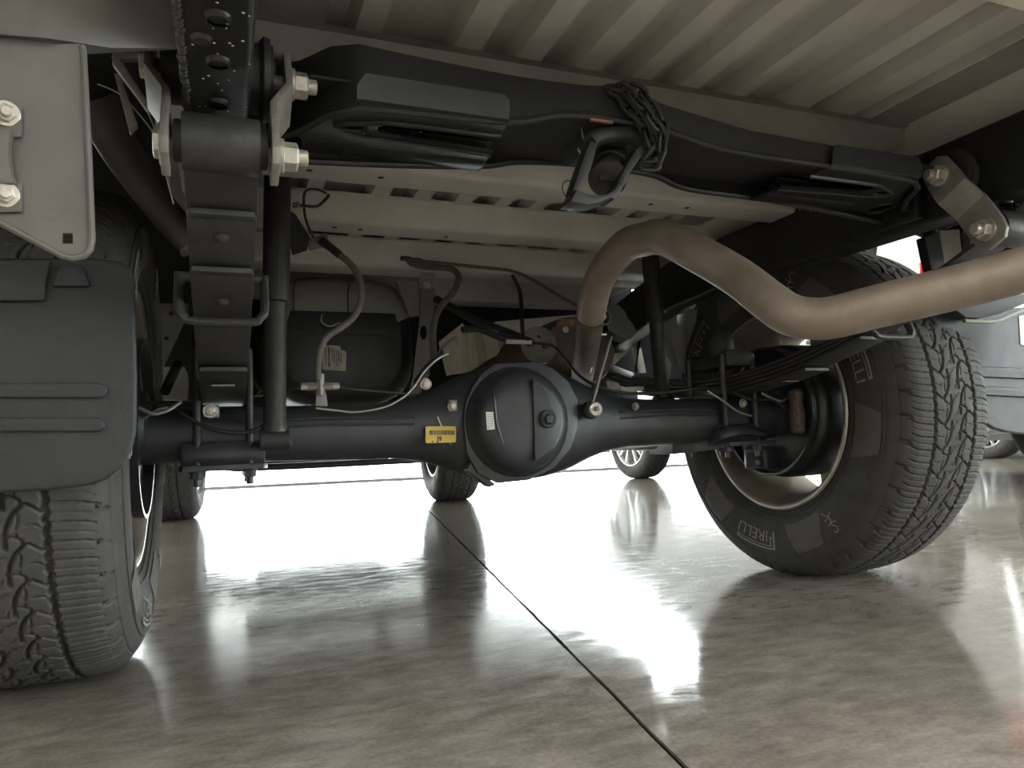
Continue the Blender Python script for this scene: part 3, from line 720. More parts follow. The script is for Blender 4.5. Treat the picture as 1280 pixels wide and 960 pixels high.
# cab, front end and other underside pieces further forward
MB().prism([(-.86, .9, .42), (-.86, .9, 1.2), (-.86, 1.0, 1.78), (-.86, 2.0, 1.80), (-.86, 2.65, 1.25), (-.86, 3.75, 1.12), (-.86, 3.85, .62), (-.86, 3.50, .62), (-.86, 3.42, .82), (-.86, 3.2, .9), (-.86, 2.85, .9), (-.86, 2.6, .75), (-.86, 2.5, .42)], (1.72, 0, 0)).build('cab_body', 'body', truck, bevel=.02)
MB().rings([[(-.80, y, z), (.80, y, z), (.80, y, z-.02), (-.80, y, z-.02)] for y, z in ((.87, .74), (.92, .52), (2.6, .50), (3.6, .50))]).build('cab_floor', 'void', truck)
MB().box((0, .90, .72), (1.72, .02, .56)).build('cab_dark_blocker', 'void', truck)  # added dark sheet, blocks the bright opening beyond the axle
MB().rings([[(x, 3.72-.12*abs(x)**2, .44), (x, 3.95-.14*abs(x)**2, .44), (x, 3.97-.14*abs(x)**2, .72), (x, 3.72-.12*abs(x)**2, .72)] for x in np.linspace(-.88, .88, 9)]).build('front_bumper', 'plastic', truck, bevel=.015)
MB().tube([(-.70, 2.72, .335), (-.52, 2.62, .27), (-.3, 2.6, .262), (.3, 2.6, .262), (.52, 2.62, .27), (.70, 2.72, .335)], .017, 10, 5).build('stabiliser_bar', 'axle', truck)
MB().rings([[(x, 2.75, .275), (x, 3.30, .285), (x, 3.32, .40), (x, 2.72, .40)] for x in (-.36, .36)]).build('skid_plate', 'axle', truck, bevel=.02)
for s in (-1, 1):
    MB().tube([(s*.32, 2.8, .33), (s*.5, 2.95, .30), (s*.69, 3.02, .27)], [.035, .04, .03], 10, 4).build('lower_control_arm', 'axle', truck)
    MB().lathe([(-.09, .03), (-.05, .15), (.02, .16), (.05, .06)], (s*.72, 3.02, .382), (s, 0, 0), 24).build('front_brake_disc', 'drum', truck)
MB().rings([[(x, 1.62, .30), (x, 1.76, .30), (x, 1.78, .38), (x, 1.60, .38)] for x in (-.46, .46)]).build('transmission_mount', 'void', truck, bevel=.01)

# fuel tank with its pale shield
tk = part('fuel_tank', truck)
def sq(cx, cz, hx, hz, y, n=36, e=3.4):
    return [(cx + hx*math.copysign(abs(math.cos(t))**(2/e), math.cos(t)), y, cz + hz*math.copysign(abs(math.sin(t))**(2/e), math.sin(t))) for t in np.linspace(0, 2*math.pi, n+1)[:-1]]
b = MB().rings([sq(-.255, .60, .14, .12, .432), sq(-.255, .60, .165, .142, .440), sq(-.255, .60, .180, .156, .462), sq(-.255, .60, .182, .158, .52), sq(-.255, .60, .18, .155, 1.35), sq(-.255, .60, .15, .13, 1.38)])
b.build('tank_shell', 'tank', tk, smooth=60)
# shield hugging the top half
rings = []
for y, g in ((.428, -.004), (.436, .004), (.458, .006), (.70, .006)):
    hx, hz = (.165, .142) if y < .445 else (.182, .158)
    if y < .43: hx, hz = .14, .12
    ring = [(-.255 + (hx+g)*math.copysign(abs(math.cos(t))**(2/3.4), math.cos(t)), y, .60 + (hz+g)*math.copysign(abs(math.sin(t))**(2/3.4), math.sin(t))) for t in np.linspace(R(14), R(166), 26)]
    rings.append(ring)
face = [[(p[0], .427, p[2]) for p in rings[0]], [(p[0], .427, .672) for p in rings[0]]]
b = MB().rings(rings, closed=False, cap=False); b.rings(face, closed=False, cap=False)
b.build('tank_shield', 'tankshield', tk, smooth=60, label='pale grey heat shield over the top of the tank')
for xx in (-.375, -.245):
    MB().tube([(xx, .424, .672), (xx, .424, .72), (xx+.006, .427, .745)], .0016, 6, 4).build('shield_seam', 'tank', tk)
MB().box((-.255, .43, .618), (.28, .006, .004)).build('tank_seam', 'tank', tk)
lb = MB().plate([(0, 0), (.056, -.004), (.059, .040), (.055, .047), (.046, .048), (.043, .058), (.034, .060), (.004, .060), (0, .045)], [], (at(403, 462, y=.428), (1, 0, 0), (0, 0, 1)), .001)
lab = lb.build('tank_label', 'creamlabel', tk, smooth=0, label='worn cream label with columns of small print')
pr = MB(); o0 = at(403, 462, y=.4258)
for c, (x, a, b_) in enumerate([(.008, .012, .05), (.0155, .006, .056), (.0175, .006, .056), (.024, .022, .052), (.029, .014, .048), (.0345, .01, .046), (.040, .008, .042), (.0455, .016, .04)]):
    z = a
    while z < b_:
        h = random.choice((.002, .003, .0045)); pr.box(o0+Vector((x, 0, z+h/2)), (random.choice((.0016, .0022, .003)), .0005, h)); z += h+.0012
o = pr.build('printed_text', 'ink', tk, smooth=0); o['kind'] = 'stuff'
MB().tube([at(403, 392, y=.40), at(402, 402, y=.40), at(412, 408, y=.40), at(424, 404, y=.40), at(428, 408, y=.4)], .0016, 6, 5).build('white_lead', 'steelwire', tk)
# bracket plate beside the tank
b = MB().plate([(at(a, c, y=.40).x, at(a, c, y=.40).z) for a, c in ((527, 340), (543, 345), (543, 380), (536, 470), (520, 500), (508, 505), (516, 470), (524, 400))], [[(at(529+4.5*math.cos(t), 416+9*math.sin(t), y=.4).x, at(529+4.5*math.cos(t), 416+9*math.sin(t), y=.4).z) for t in np.linspace(0, 2*math.pi, 17)[:-1]]], ((0, .40, 0), (1, 0, 0), (0, 0, 1)), .004)
b.build('tank_side_bracket', 'bracket', truck, smooth=20, label='pale grey bracket plate with an oblong hole')
b = MB().prism([at(495, 350, y=.41), at(526, 353, y=.41), at(526, 394, y=.41), at(512, 394, y=.41)], (0, .02, 0)); b.build('tank_strap', 'tankshield', truck)

# axle housing, cover and fittings
axl = part('rear_axle', truck)
DX = .015
def rz(x):
    d = abs(x-DX)
    return float(np.interp(d, [0, .05, .09, .12, .16, .20, .25, .32, .65], [.117, .115, .106, .096, .078, .064, .054, .0515, .047]))
def ry(x):
    d = abs(x-DX); return float(np.interp(d, [0, .10, .16, .25, .65], [.065, .062, .056, .051, .047]))
def zc(x): return float(np.interp(abs(x-DX), [0, .16, .3, .65], [.373, .369, .362, .366]))
xs = list(np.linspace(-.68, -.25, 12)) + list(np.linspace(-.24, .28, 44)) + list(np.linspace(.29, .68, 12))
MB().rings([[(x, ry(x)*math.copysign(abs(math.cos(t))**.8, math.cos(t)), zc(x) + rz(x)*math.copysign(abs(math.sin(t))**.9, math.sin(t))) for t in np.linspace(0, 2*math.pi, 33)[:-1]] for x in xs]).build('axle_housing', 'axle', axl, smooth=60)
# pressed seams along the tubes
for s in (-1, 1):
    b = MB()
    for z in (.385, .372): b.tube([(DX+s*.22, -.053, z), (s*.36, -.0515, z+.003), (s*.50, -.049, z)], .0022, 6, 3)
    b.build('housing_seam', 'axle', axl)
# cover flange and dome
fl = [(588, 486), (600, 468), (617, 455), (668, 453), (690, 461), (709, 478), (720, 500), (720, 535), (712, 560), (692, 584), (660, 600), (620, 604), (596, 592), (582, 566), (578, 530), (580, 505)]
P0 = [at(a, c, y=-.064) for a, c in fl]
MB().prism(P0, (0, -.008, 0)).build('cover_flange', 'axle', axl, bevel=.003)
MB().prism([at(a, c, y=-.066) for a, c in ((588, 578), (620, 606), (612, 609), (584, 588))], (0, .03, 0)).build('flange_foot', 'axle', axl, bevel=.002)
cc = Vector((-.005, -.072, .371))
dome = [(0, .107), (.006, .105), (.009, .099), (.022, .0955), (.032, .089), (.038, .080), (.042, .066), (.044, .045), (.0455, .02), (.0455, 0)]
cov = MB().lathe(dome, cc, (0, -1, 0), 56).build('differential_cover', 'axle', axl, smooth=60)
# flat pad with the filler plug on the right of the dome
seg = [at(666, 474, y=-.1225), at(678, 480, y=-.1225), at(694, 494, y=-.1225), at(703, 512, y=-.1225), at(704, 534, y=-.1225), at(697, 552, y=-.1225), at(684, 568, y=-.1225), at(669, 577, y=-.1225)]
MB().prism(seg, (0, .035, 0)).build('cover_pad', 'axle', axl, bevel=.003)
pl = at(684, 524, y=-.1225)
MB().lathe([(0, .016), (.004, .0175), (.007, .016)], pl, (0, -1, 0), 22).build('plug_washer', 'plastic', axl)
MB().lathe([(.004, .0095), (.013, .0095), (.0145, .008)], pl, (0, -1, 0), 6).build('filler_plug', 'drum', axl)
# ridge on the left of the dome
MB().tube([at(617, 490, y=-.112), at(619, 500, y=-.115), at(622, 530, y=-.117), at(630, 556, y=-.114)], [.002, .005, .004, .001], 8, 5, flat=.4).build('cover_ridge', 'axle', axl)
def labelplate(name, m, corners, y, parent, label, th=.0012):
    P = [at(a, c, y=y) for a, c in corners]; return MB().prism(P, (0, th, 0)).build(name, m, parent, smooth=0, label=label)
yl = -.0665
o = labelplate('yellow_label', 'yellow', [(534, 532.8), (568.5, 532.8), (570, 534), (570, 551.5), (568.5, 553), (534, 554), (532, 552.5), (532, 534.2)], yl, axl, 'small yellow label with a barcode and J9')
bc = MB(); x = 537
while x < 567:
    w = random.choice((.5, .8, 1.3)); bc.prism([at(x, 538, y=yl-.0004), at(x+w, 538, y=yl-.0004), at(x+w, 543.6, y=yl-.0004), at(x, 543.6, y=yl-.0004)], (0, .0004, 0)); x += w+random.choice((.5, .8))
oc = bc.build('barcode', 'ink', axl, smooth=0); oc['kind'] = 'stuff'
vs, fs = text_mesh('J9', .0125, .012); A = at(546.5, 551.5, y=yl-.0006)
MB().add([A+Vector((v.x, 0, v.y)) for v in vs], fs).build('label_lettering', 'ink', axl, smooth=0)
o = labelplate('white_label', 'white', [(607.5, 515), (616.5, 515), (618.5, 536.5), (609, 537.5)], -.121, axl, 'small white sticker with rows of print')
t = MB()
for k in range(7):
    for q in range(3):
        xx = 609+.25*k*.6+q*2.6; yy = 517.3+k*2.9
        t.prism([at(xx, yy, y=-.1214), at(xx+random.uniform(1, 2.2), yy, y=-.1214), at(xx+random.uniform(1, 2.2), yy+1.2, y=-.1214), at(xx, yy+1.2, y=-.1214)], (0, .0003, 0))
ob = t.build('printed_text', 'inkl', axl, smooth=0); ob['kind'] = 'stuff'
MB().tube([at(547, 521, y=-.066), at(549, 526, y=-.067), at(552, 533, y=-.067)], .0013, 6, 4).build('paint_mark', 'white', axl)
for a, c in ((541, 551), (563, 553.5)):
    MB().lathe([(0, .002), (.001, .0015)], at(a, c+1, y=-.0675), (0, -1, 0), 8).build('label_rivet', 'zinc', axl)
hexbolt(axl, at(565, 508, y=-.058), (0, -1, 0), .007, .009, 'bolt', 1.3, .003)
MB().box(at(566, 507, y=-.054), (.018, .006, .022)).build('line_tab', 'zinc', axl, bevel=.002)
hexbolt(axl, at(532, 480, y=-.045), (0, -1, 0), .0085, .009, 'bolt', 1.3, .003)
hexbolt(axl, at(263, 514, y=-.06), (0, -1, 0), .008, .008, 'bolt', 1.5, .002)
MB().box(at(264, 514, y=-.055), (.026, .004, .022)).build('line_tab', 'zinc', axl, bevel=.002)
hexbolt(axl, at(928, 504, y=-.05), (0, -1, 0), .007, .008, 'bolt', 1.4, .002)
hexbolt(axl, at(794, 508, y=-.055), (0, -1, 0), .006, .006, 'zinc', 1.4, .002)
# lower shock mounts
for s, yy in ((-1, -.105), (1, .13)):
    MB().box((s*.452, yy*.55, .345), (.05, abs(yy)*.8, .012)).build('shock_bracket', 'axle', axl, bevel=.003)
b = MB().prism([(.41, .05, .300), (.50, .05, .300), (.50, .28, .300), (.40, .28, .300)], (0, 0, .032)); b.build('shock_bracket', 'axle', axl, bevel=.005)
hexbolt(axl, at(830, 554, y=.17), (-.5, -.85, 0), .0095, .012, 'zinc', 1.5, .002)
MB().tube([at(862, 556, y=.0), at(880, 556, y=.0), at(893, 549, y=-.05), at(905, 541, y=-.08), at(930, 537, y=-.08), at(955, 542, y=-.07)], [.012, .013, .013, .016, .016, .012], 12, 5, flat=.6).build('clamp_arm', 'axle', axl)
MB().prism([at(840, 540, y=.02), at(905, 541, y=-.05), at(896, 562, y=-.05), at(842, 568, y=.02)], (0, .10, 0)).build('lower_bracket', 'axle', axl, bevel=.004)
# drive flange, height sensor ring
MB().cyl((.10, .065, .40), (.10, .24, .42), .05, .045, 24).build('pinion_nose', 'axle', axl)
MB().cyl((.10, .24, .42), (.05, 1.6, .42), .035, n=18).build('drive_shaft', 'axle', truck)
b = MB().plate(circ(0, 0, .044, 26), [circ(.014, -.004, .007, 10), circ(-.016, .006, .007, 10), circ(.002, .020, .006, 10)], (at(673, 432, y=.12), (1, 0, 0), (0, .15, 1)), .006); b.build('damper_disc', 'zinc', axl, smooth=20)

# brakes at the rear wheels
def brake(s):
    root = part('rear_brake', truck)
    MB().lathe([(-.175, .05), (-.172, .115), (-.165, .138), (-.158, .150), (-.150, .156), (-.135, .158), (-.06, .158), (-.05, .150), (-.02, .15)], (s*.845, 0, .381), (s, 0, 0), 56).build('brake_drum', 'drum', root, smooth=45)
    MB().lathe([(-.195, .045), (-.19, .06), (-.175, .065), (-.165, .07)], (s*.845, 0, .381), (s, 0, 0), 30).build('axle_end_flange', 'axle', root)
    b = MB()
    for k in range(8):
        a = R(22+45*k); b.lathe([(-.182, .009), (-.172, .009)], (s*.845, .052*math.cos(a), .381+.052*math.sin(a)), (s, 0, 0), 6)
    b.build('flange_bolts', 'drum', root)
    # wheel cylinder and slotted boss
    for (y, z), (dy, dz), nm, m in () if s < 0 else (((-.085, .40), (.05, .05), 'wheel_cylinder', 'brown' if s > 0 else 'drum'), ((-.075, .46), (.06, .035), 'wheel_cylinder', 'brown' if s > 0 else 'drum'), ((.02, .27), (.08, .05), 'inspection_boss', 'drum')):
        if nm == 'inspection_boss': MB().box((s*.655, y, z), (.04, dy, dz)).build(nm, m, root, bevel=.006)
    if s > 0:
        a, b_ = at(994, 486, x=.652), at(998, 542, x=.652)
        MB().lathe([(0, .010), (.006, .017), (.02, .018), (.03, .014), (.05, .018), ((b_-a).length-.006, .016), ((b_-a).length, .009)], a, b_-a, 14).build('wheel_cylinder', 'brown', root, label='rust-brown casting beside the brake drum')
        for q in (.2, .55, .85): hexbolt(root, a.lerp(b_, q)+Vector((-.012, -.008, 0)), (-.8, -.6, 0), .005, .008, 'brown', 1.3, 0)
    if s > 0:
        MB().box((s*.632, .02, .268), (.006, .045, .035)).build('inspection_slot_shade', 'void', root)  # dark box painted as the shaded opening
        hexbolt(root, (s*.63, .0, .262), (-s, 0, 0), .006, .006, 'zinc', 0)
    b = MB().lathe([(-.172, .150), (-.190, .152), (-.190, .146), (-.172, .143)], (s*.845, 0, .381), (s, 0, 0), 48, cap=False); b.build('backing_lip', 'drum', root)
    MB().tube([(s*.60, -.06, .42), (s*.62, -.075, .405), (s*.64, -.08, .40), (s*.66, -.08, .41)], .003, 8, 5).build('brake_pipe', 'steelwire', root)
    return root
brake(-1); brake(1)

# shock absorbers
def shock(p_top, p_bot, name='shock_absorber'):
    root = part(name, truck); a, b = Vector(p_top), Vector(p_bot); d = b-a; L = d.length
    MB().lathe([(0, .012), (.012, .019), (.02, .0215), (L*.49, .0215), (L*.505, .0225), (L*.515, .0222), (L*.52, .018)], a, d, 28).build('dust_tube', 'spring', root)
    MB().lathe([(L*.5, .0175), (L*.955, .0175), (L*.965, .020), (L*.985, .020), (L, .012)], a, d, 28).build('damper_body', 'spring', root)
    MB().cyl(b+Vector((-.022, 0, -.006)), b+Vector((.022, 0, -.006)), .017, n=20).build('lower_eye', 'plastic', root)
    MB().lathe([(-.03, .008), (0, .012)], a, d, 12).build('top_stud', 'zinc', root)
    return root
shock(at(347, 205, y=-.15), at(343, 545, y=-.15)); shock(at(811, 300, y=.13), at(829, 500, y=.13))

# exhaust: muffler ahead of the axle, tail pipe arching over it
pipe_px = [(722, 500, 2.0), (727, 474, 1.80), (732, 440, 1.56), (738, 395, 1.38), (750, 347, 1.30), (780, 309, 1.21), (806, 299, 1.165), (830, 297, 1.12), (868, 315, 1.07), (920, 345, 1.02), (962, 377, .975), (985, 392, .955), (1010, 398, .943), (1040, 397, .93), (1100, 382, .91), (1200, 358, .88), (1290, 334, .855), (1420, 300, .82)]
ex = part('exhaust_system', truck)
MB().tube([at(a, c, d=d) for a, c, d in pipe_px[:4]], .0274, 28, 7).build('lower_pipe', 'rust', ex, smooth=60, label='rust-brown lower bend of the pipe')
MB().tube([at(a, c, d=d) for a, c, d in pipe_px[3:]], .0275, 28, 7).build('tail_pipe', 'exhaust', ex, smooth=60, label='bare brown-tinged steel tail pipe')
b = MB().rings([[(cx + hx*k*math.cos(t), y, .555 + .092*k*math.sin(t)) for t in np.linspace(0, 2*math.pi, 41)[:-1]] for y, k, cx, hx in ((.24, .55, .30, .11), (.245, .90, .30, .11), (.26, .98, .30, .11), (.28, 1, .30, .11), (.85, 1, .30, .11), (.87, .9, .30, .11))]); b.build('muffler', 'rust', ex, smooth=50, label='rust-brown muffler ahead of the axle')
MB().tube([at(702, 402, y=.02), at(715, 402, y=.0), at(745, 404, y=-.05)], .006, 8, 3).build('hanger_rod', 'rustlight', ex)
b = MB().box(at(718, 404, y=.0), (.075, .02, .013)); b.build('hanger_plate', 'rustlight', ex, bevel=.003, label='rusty hanger plate on the pipe')
hexbolt(ex, at(707, 412, y=.0), (0, -1, 0), .005, .006, 'bolt', 1.4, .002)
# rubber hanger block with linkage rod
hg = part('load_sensing_linkage', truck)
b = MB().plate([(at(a, c, y=-.03).x, at(a, c, y=-.03).z) for a, c in ((744, 392), (750, 386), (760, 386), (768, 394), (771, 402), (778, 410), (782, 420), (774, 428), (760, 424), (748, 417), (743, 404))], [], ((0, -.03, 0), (1, 0, 0), (0, 0, 1)), .045); b.build('sensor_body', 'void', hg)
hexbolt(hg, at(754, 396, y=-.078), (0, -1, 0), .005, .004, 'bolt', 1.2, 0)
b = MB(); c = at(754, 396, y=-.078); b.rings([[c + Vector((r_*math.cos(t), dy, r_*math.sin(t))) for r_, dy in ((.015, 0), (.0165, -.002), (.018, 0), (.0165, .002))] for t in np.linspace(0, 2*math.pi, 25)[:-1]], loop=True); b.build('sensor_ring', 'zinc', hg)
MB().box(at(752, 418, y=-.07), (.022, .004, .003)).build('sensor_clip', 'bolt', hg)
MB().tube([at(765, 418, y=-.05), at(752, 462, y=-.08), at(741, 503, y=-.085)], .0035, 10, 3).build('linkage_rod', 'bracket', hg)
c = at(739, 512, y=-.075)
MB().lathe([(0, .018), (.012, .018), (.014, .016)], c+Vector((-.003, .004, -.001)), (0, -1, 0), 24).build('bush_rubber', 'plastic', hg)
MB().lathe([(.010, .0145), (.020, .0145), (.0215, .0125), (.0205, .008), (.0205, .0)], c, (0, -1, 0), 24).build('bush_sleeve', 'bolt', hg, label='pale metal bush at the foot of the rod')
MB().lathe([(.018, .005), (.026, .005), (.028, .003)], c, (0, -1, 0), 8).build('bush_bolt', 'zinc', hg)

# brake hoses, pipes and cables
def line(name, m, pts, r, label=None, n=8, parent=None, sub=6):
    return MB().tube([at(a, c, y=y) for a, c, y in pts], r, n, sub).build(name, m, parent or truck, smooth=60, label=label)
line('brake_hose', 'hose', [(400, 302, -.03), (415, 312, -.04), (436, 328, -.05), (448, 345, -.06), (452, 362, -.07), (450, 380, -.075), (442, 396, -.08), (428, 408, -.08), (410, 420, -.08), (402, 432, -.08), (398, 450, -.078), (397, 474, -.075)], .0063, 'brown-grey flexible brake hose', 12)
b = MB().prism([at(384, 298, y=-.03), at(409, 291, y=-.03), at(412, 306, y=-.03), at(388, 312, y=-.03)], (0, .012, 0)); b.build('hose_bracket', 'bracket', truck, bevel=.002)
line('hose_sleeve', 'spring', [(402, 300, -.035), (414, 310, -.042), (425, 319, -.048)], .0078, None, 12)
b = MB().prism([at(362, 262, y=-.06), at(370, 268, y=-.06), at(388, 297, y=-.03), at(384, 312, y=-.03), at(366, 318, y=-.05), at(362, 300, y=-.06)], (0, .01, 0)); b.build('hose_bracket', 'void', truck, bevel=.002)
line('brake_pipe', 'wire', [(366, 258, -.06), (378, 257, -.06), (396, 258, -.05), (408, 248, -.05), (411, 243, -.05)], .0028)
line('brake_pipe', 'wire', [(408, 242, -.05), (398, 237, -.05), (385, 237, -.05), (380, 245, -.05), (381, 268, -.04), (386, 285, -.035), (392, 297, -.03)], .0024)
MB().lathe([(-.005, .004), (.005, .006), (.008, .004)], at(369, 256, y=-.06), (1, 0, 0), 8).build('pipe_nut', 'zinc', truck)
# T piece on the axle
tp = part('brake_tee', truck)
c = at(400, 483, y=-.062)
MB().cyl(c+Vector((-.022, 0, 0)), c+Vector((.022, 0, 0)), .0075, n=8).build('tee_body', 'zinc', tp)
MB().cyl(c+Vector((0, 0, -.016)), c+Vector((0, 0, .022)), .0085, n=8).build('tee_body', 'zinc', tp)
MB().prism([at(395, 489, y=-.056), at(407, 489, y=-.056), at(410, 508, y=-.056), at(394, 508, y=-.056)], (0, -.004, 0)).build('tee_bracket', 'bracket', tp, bevel=.002)
for q in (-1, 1): MB().lathe([(0, .0065), (.010, .0065), (.012, .004)], c+Vector((q*.022, 0, 0)), (q, 0, 0), 6).build('pipe_nut', 'bolt', tp)
line('brake_pipe', 'wire', [(380, 484, -.062), (365, 486, -.06), (345, 492, -.05), (300, 497, -.06), (240, 502, -.06), (178, 504, -.04)], .0026)
line('brake_pipe', 'wire', [(420, 484, -.062), (445, 487, -.06), (480, 490, -.055), (510, 492, -.05), (520, 492, -.05)], .0026)
line('handbrake_cable', 'steelwire', [(395, 510, -.062), (420, 513, -.065), (445, 515, -.066), (480, 509, -.062), (505, 496, -.056), (520, 480, -.05), (530, 465, -.05), (545, 450, -.04), (560, 442, -.03)], .0021)
line('brake_hose', 'hose', [(500, 326, .30), (530, 333, .28), (558, 335, .26), (570, 340, .24), (573, 350, .22), (566, 366, .20), (552, 382, .17), (544, 398, .15), (541, 420, .12), (542, 445, .08)], .0075, 'brown-grey flexible hose hanging above the axle', 12)
b = MB().plate([(at(a, c, y=.24).x, at(a, c, y=.24).z) for a, c in ((524, 341), (543, 341), (543, 360), (524, 361))], [circ(at(533, 349, y=.24).x, at(533, 349, y=.24).z, .004, 10)], ((0, .24, 0), (1, 0, 0), (0, 0, 1)), .003); b.build('hose_bracket', 'bracket', truck)
hexbolt(truck, at(533.5, 356, y=.236), (0, -1, 0), .006, .006, 'bolt', 1.4, .002, name='bracket_bolt')
line('vent_pipe', 'hose', [(498, 322, .30), (512, 325, .28), (600, 334, .22), (640, 339, .2), (670, 352, .16), (700, 370, .1), (738, 392, -.02)], .0040)
MB().lathe([(0, .006), (.02, .0075), (.03, .005), (.045, .0065), (.055, .004)], at(500, 323, y=.29), (1, 0, -.05), 10).build('hose_clip', 'plastic', truck)
# parking-brake rod and blue clip above the axle
line('handbrake_rod', 'plastic', [(545, 374, .30), (575, 390, .24), (600, 403, .20), (640, 418, .15), (662, 428, .10)], .010, None, 10)
line('cable_clip', 'blue', [(608, 414, .14), (622, 415.5, .14)], .0052, 'blue plastic cable clip', 10, sub=1)
line('wire_loom', 'plastic', [(578, 412, .12), (600, 412, .13), (625, 422, .13), (645, 426, .12)], .0075)
line('loom_connector', 'white', [(633, 427, .10), (650, 427.5, .10), (664, 428, .10)], .0052, 'pale connector plug', 10, sub=1)
line('sensor_wire', 'wire', [(664, 428, .10), (690, 432, .08), (705, 447, .05), (722, 468, .0), (745, 482, -.04), (775, 490, -.05), (805, 492, -.05), (845, 489, -.05), (865, 486, -.06), (885, 484, -.06)], .0032)
line('wire_loom', 'plastic', [(520, 478, -.02), (535, 458, 0), (548, 446, .02), (556, 436, .04)], .006)
line('loom_connector', 'bracket', [(552, 440, .03), (562, 430, .04), (570, 424, .05)], .0075, None, 10, sub=1)
line('breather_pipe', 'wire', [(641, 345, .3), (650, 365, .2), (652, 395, .15), (654, 425, .10)], .005)
line('sensor_wire', 'steelwire', [(884, 488, -.08), (905, 502, -.09), (922, 514, -.09), (940, 520, -.09)], .0022)
line('sensor_wire', 'wire', [(915, 490, -.08), (940, 500, -.09), (965, 500, -.09), (985, 512, -.09), (1000, 515, -.09)], .0028)
line('sensor_wire', 'wire', [(206, 490, -.05), (215, 470, -.02), (222, 455, .02)], .008)
line('sensor_wire', 'steelwire', [(174, 540, -.03), (180, 525, -.05), (195, 513, -.06), (210, 509, -.06)], .0025)
line('sensor_wire', 'wire', [(225, 515, -.07), (260, 535, -.08), (300, 541, -.08), (325, 535, -.08), (345, 520, -.08)], .0032)
line('sensor_wire', 'wire', [(300, 440, .05), (310, 470, .02), (325, 490, 0)], .006)
# heat shield and pale metal beyond the axle
b = MB()
pts_t = [(548, 428), (560, 418), (578, 404), (584, 412), (592, 408), (602, 408), (620, 412), (650, 418)]
pts_b = [(558, 470), (566, 468), (576, 467), (588, 464), (598, 458), (610, 450), (625, 442), (650, 432)]
b.rings([[at(a[0], a[1], y=.55+.02*(i % 2)), at(c[0], c[1], y=.55+.02*(i % 2))] for i, (a, c) in enumerate(zip(pts_t, pts_b))], closed=False, cap=False)
b.rings([[at(a[0], a[1], y=.553+.02*(i % 2)), at(c[0], c[1], y=.553+.02*(i % 2))] for i, (a, c) in enumerate(zip(pts_t, pts_b))], closed=False, cap=False)
b.build('heat_shield', 'shieldfoil', truck, smooth=0, label='creased pale gold heat shield')
MB().prism([at(620, 402, y=.45), at(665, 398, y=.45), at(735, 392, y=.45), at(735, 400, y=.45), at(690, 408, y=.45), at(650, 420, y=.45)], (0, .03, 0)).build('shield_edge', 'cream', truck)
for pts in ([(760, 452), (768, 456), (798, 428), (796, 420), (788, 420)], [(790, 428), (800, 426), (808, 466), (799, 466)], [(780, 412), (803, 412), (803, 419), (780, 419)], [(760, 475), (785, 482), (803, 474), (803, 484), (780, 490), (762, 484)]):
    MB().prism([at(a, c, y=.48) for a, c in pts], (0, .015, 0)).build('body_brace', 'cream', truck, bevel=.002, label='cream sheet-metal brace beyond the axle')
MB().prism([at(777, 484, y=.2), at(805, 483, y=.2), at(805, 488, y=.2), at(777, 492, y=.2)], (0, .02, 0)).build('brace_edge', 'cream', truck)
MB().tube([at(738, 466, y=.02), at(742, 450, y=.05), at(746, 425, y=.05)], .0022, 6, 4).build('shield_edge', 'cream', truck)
MB().prism([at(824, 392, y=.25), at(846, 378, y=.25), at(872, 376, y=.25), at(868, 386, y=.25), at(828, 400, y=.25)], (0, .03, 0)).build('body_bracket', 'bracket', truck, bevel=.003)
b = MB(); top = [(826, 396), (836, 393), (846, 394), (858, 390), (872, 386)]; bot = [(832, 440), (842, 448), (850, 462), (858, 470), (862, 460)]
for dy in (0, .004): b.rings([[at(a[0], a[1], y=.28+dy+.02*(i % 2)), at((a[0]+c[0])/2, (a[1]+c[1])/2, y=.285+dy+.02*(i % 2)), at(c[0], c[1], y=.28+dy)] for i, (a, c) in enumerate(zip(top, bot))], closed=False, cap=False)
b.build('splash_liner', 'tankshield', truck, smooth=0)
MB().prism([at(833, 440, y=.3), at(839, 455, y=.3), at(838, 474, y=.3), at(834, 474, y=.3)], (0, .01, 0)).build('body_brace', 'cream', truck)
# left: pale triangular plate, diagonal tube and inner fender
b = MB().plate([(at(a, c, y=.35).x, at(a, c, y=.35).z) for a, c in ((200, 380), (236, 380), (236, 392), (203, 462), (200, 462))], [circ(at(214, 392, y=.35).x, at(214, 392, y=.35).z, .0055, 12), circ(at(208, 423, y=.35).x, at(208, 423, y=.35).z, .005, 12)], ((0, .35, 0), (1, 0, 0), (0, 0, 1)), .006); b.build('body_brace', 'bracket', truck, label='pale grey triangular plate with two holes')
MB().prism([at(204, 455, y=.5), at(222, 440, y=.5), at(236, 470, y=.5), at(234, 500, y=.5), at(204, 500, y=.5)], (0, .02, 0)).build('body_brace', 'tankshield', truck)
MB().tube([at(118, 120, y=-.30), at(150, 185, y=-.26), at(190, 245, y=-.22), at(235, 300, y=-.18)], [.034, .030, .026, .024], 20, 5, flat=.8).build('filler_neck', 'neck', truck, label='dark brown diagonal filler tube')
MB().prism([at(170, 215, y=-.12), at(222, 285, y=-.12), at(215, 300, y=-.12), at(166, 262, y=-.12)], (0, .01, 0)).build('inner_fender_flange', 'spring', truck)
line('guide_wire', 'steelwire', [(140, 70, -.5), (165, 105, -.5), (185, 140, -.5), (200, 180, -.5), (208, 220, -.5), (217, 255, -.5)], .0009)
line('guide_wire', 'steelwire', [(122, 105, -.5), (150, 118, -.5), (180, 150, -.5), (200, 178, -.5)], .0009)
MB().prism([at(140, 62, y=-.55), at(188, 62, y=-.55), at(186, 70, y=-.55), at(150, 72, y=-.55), at(190, 135, y=-.55), at(186, 140, y=-.55), at(140, 78, y=-.55)], (0, .012, 0)).build('body_strut', 'primer_d', truck, bevel=.002)
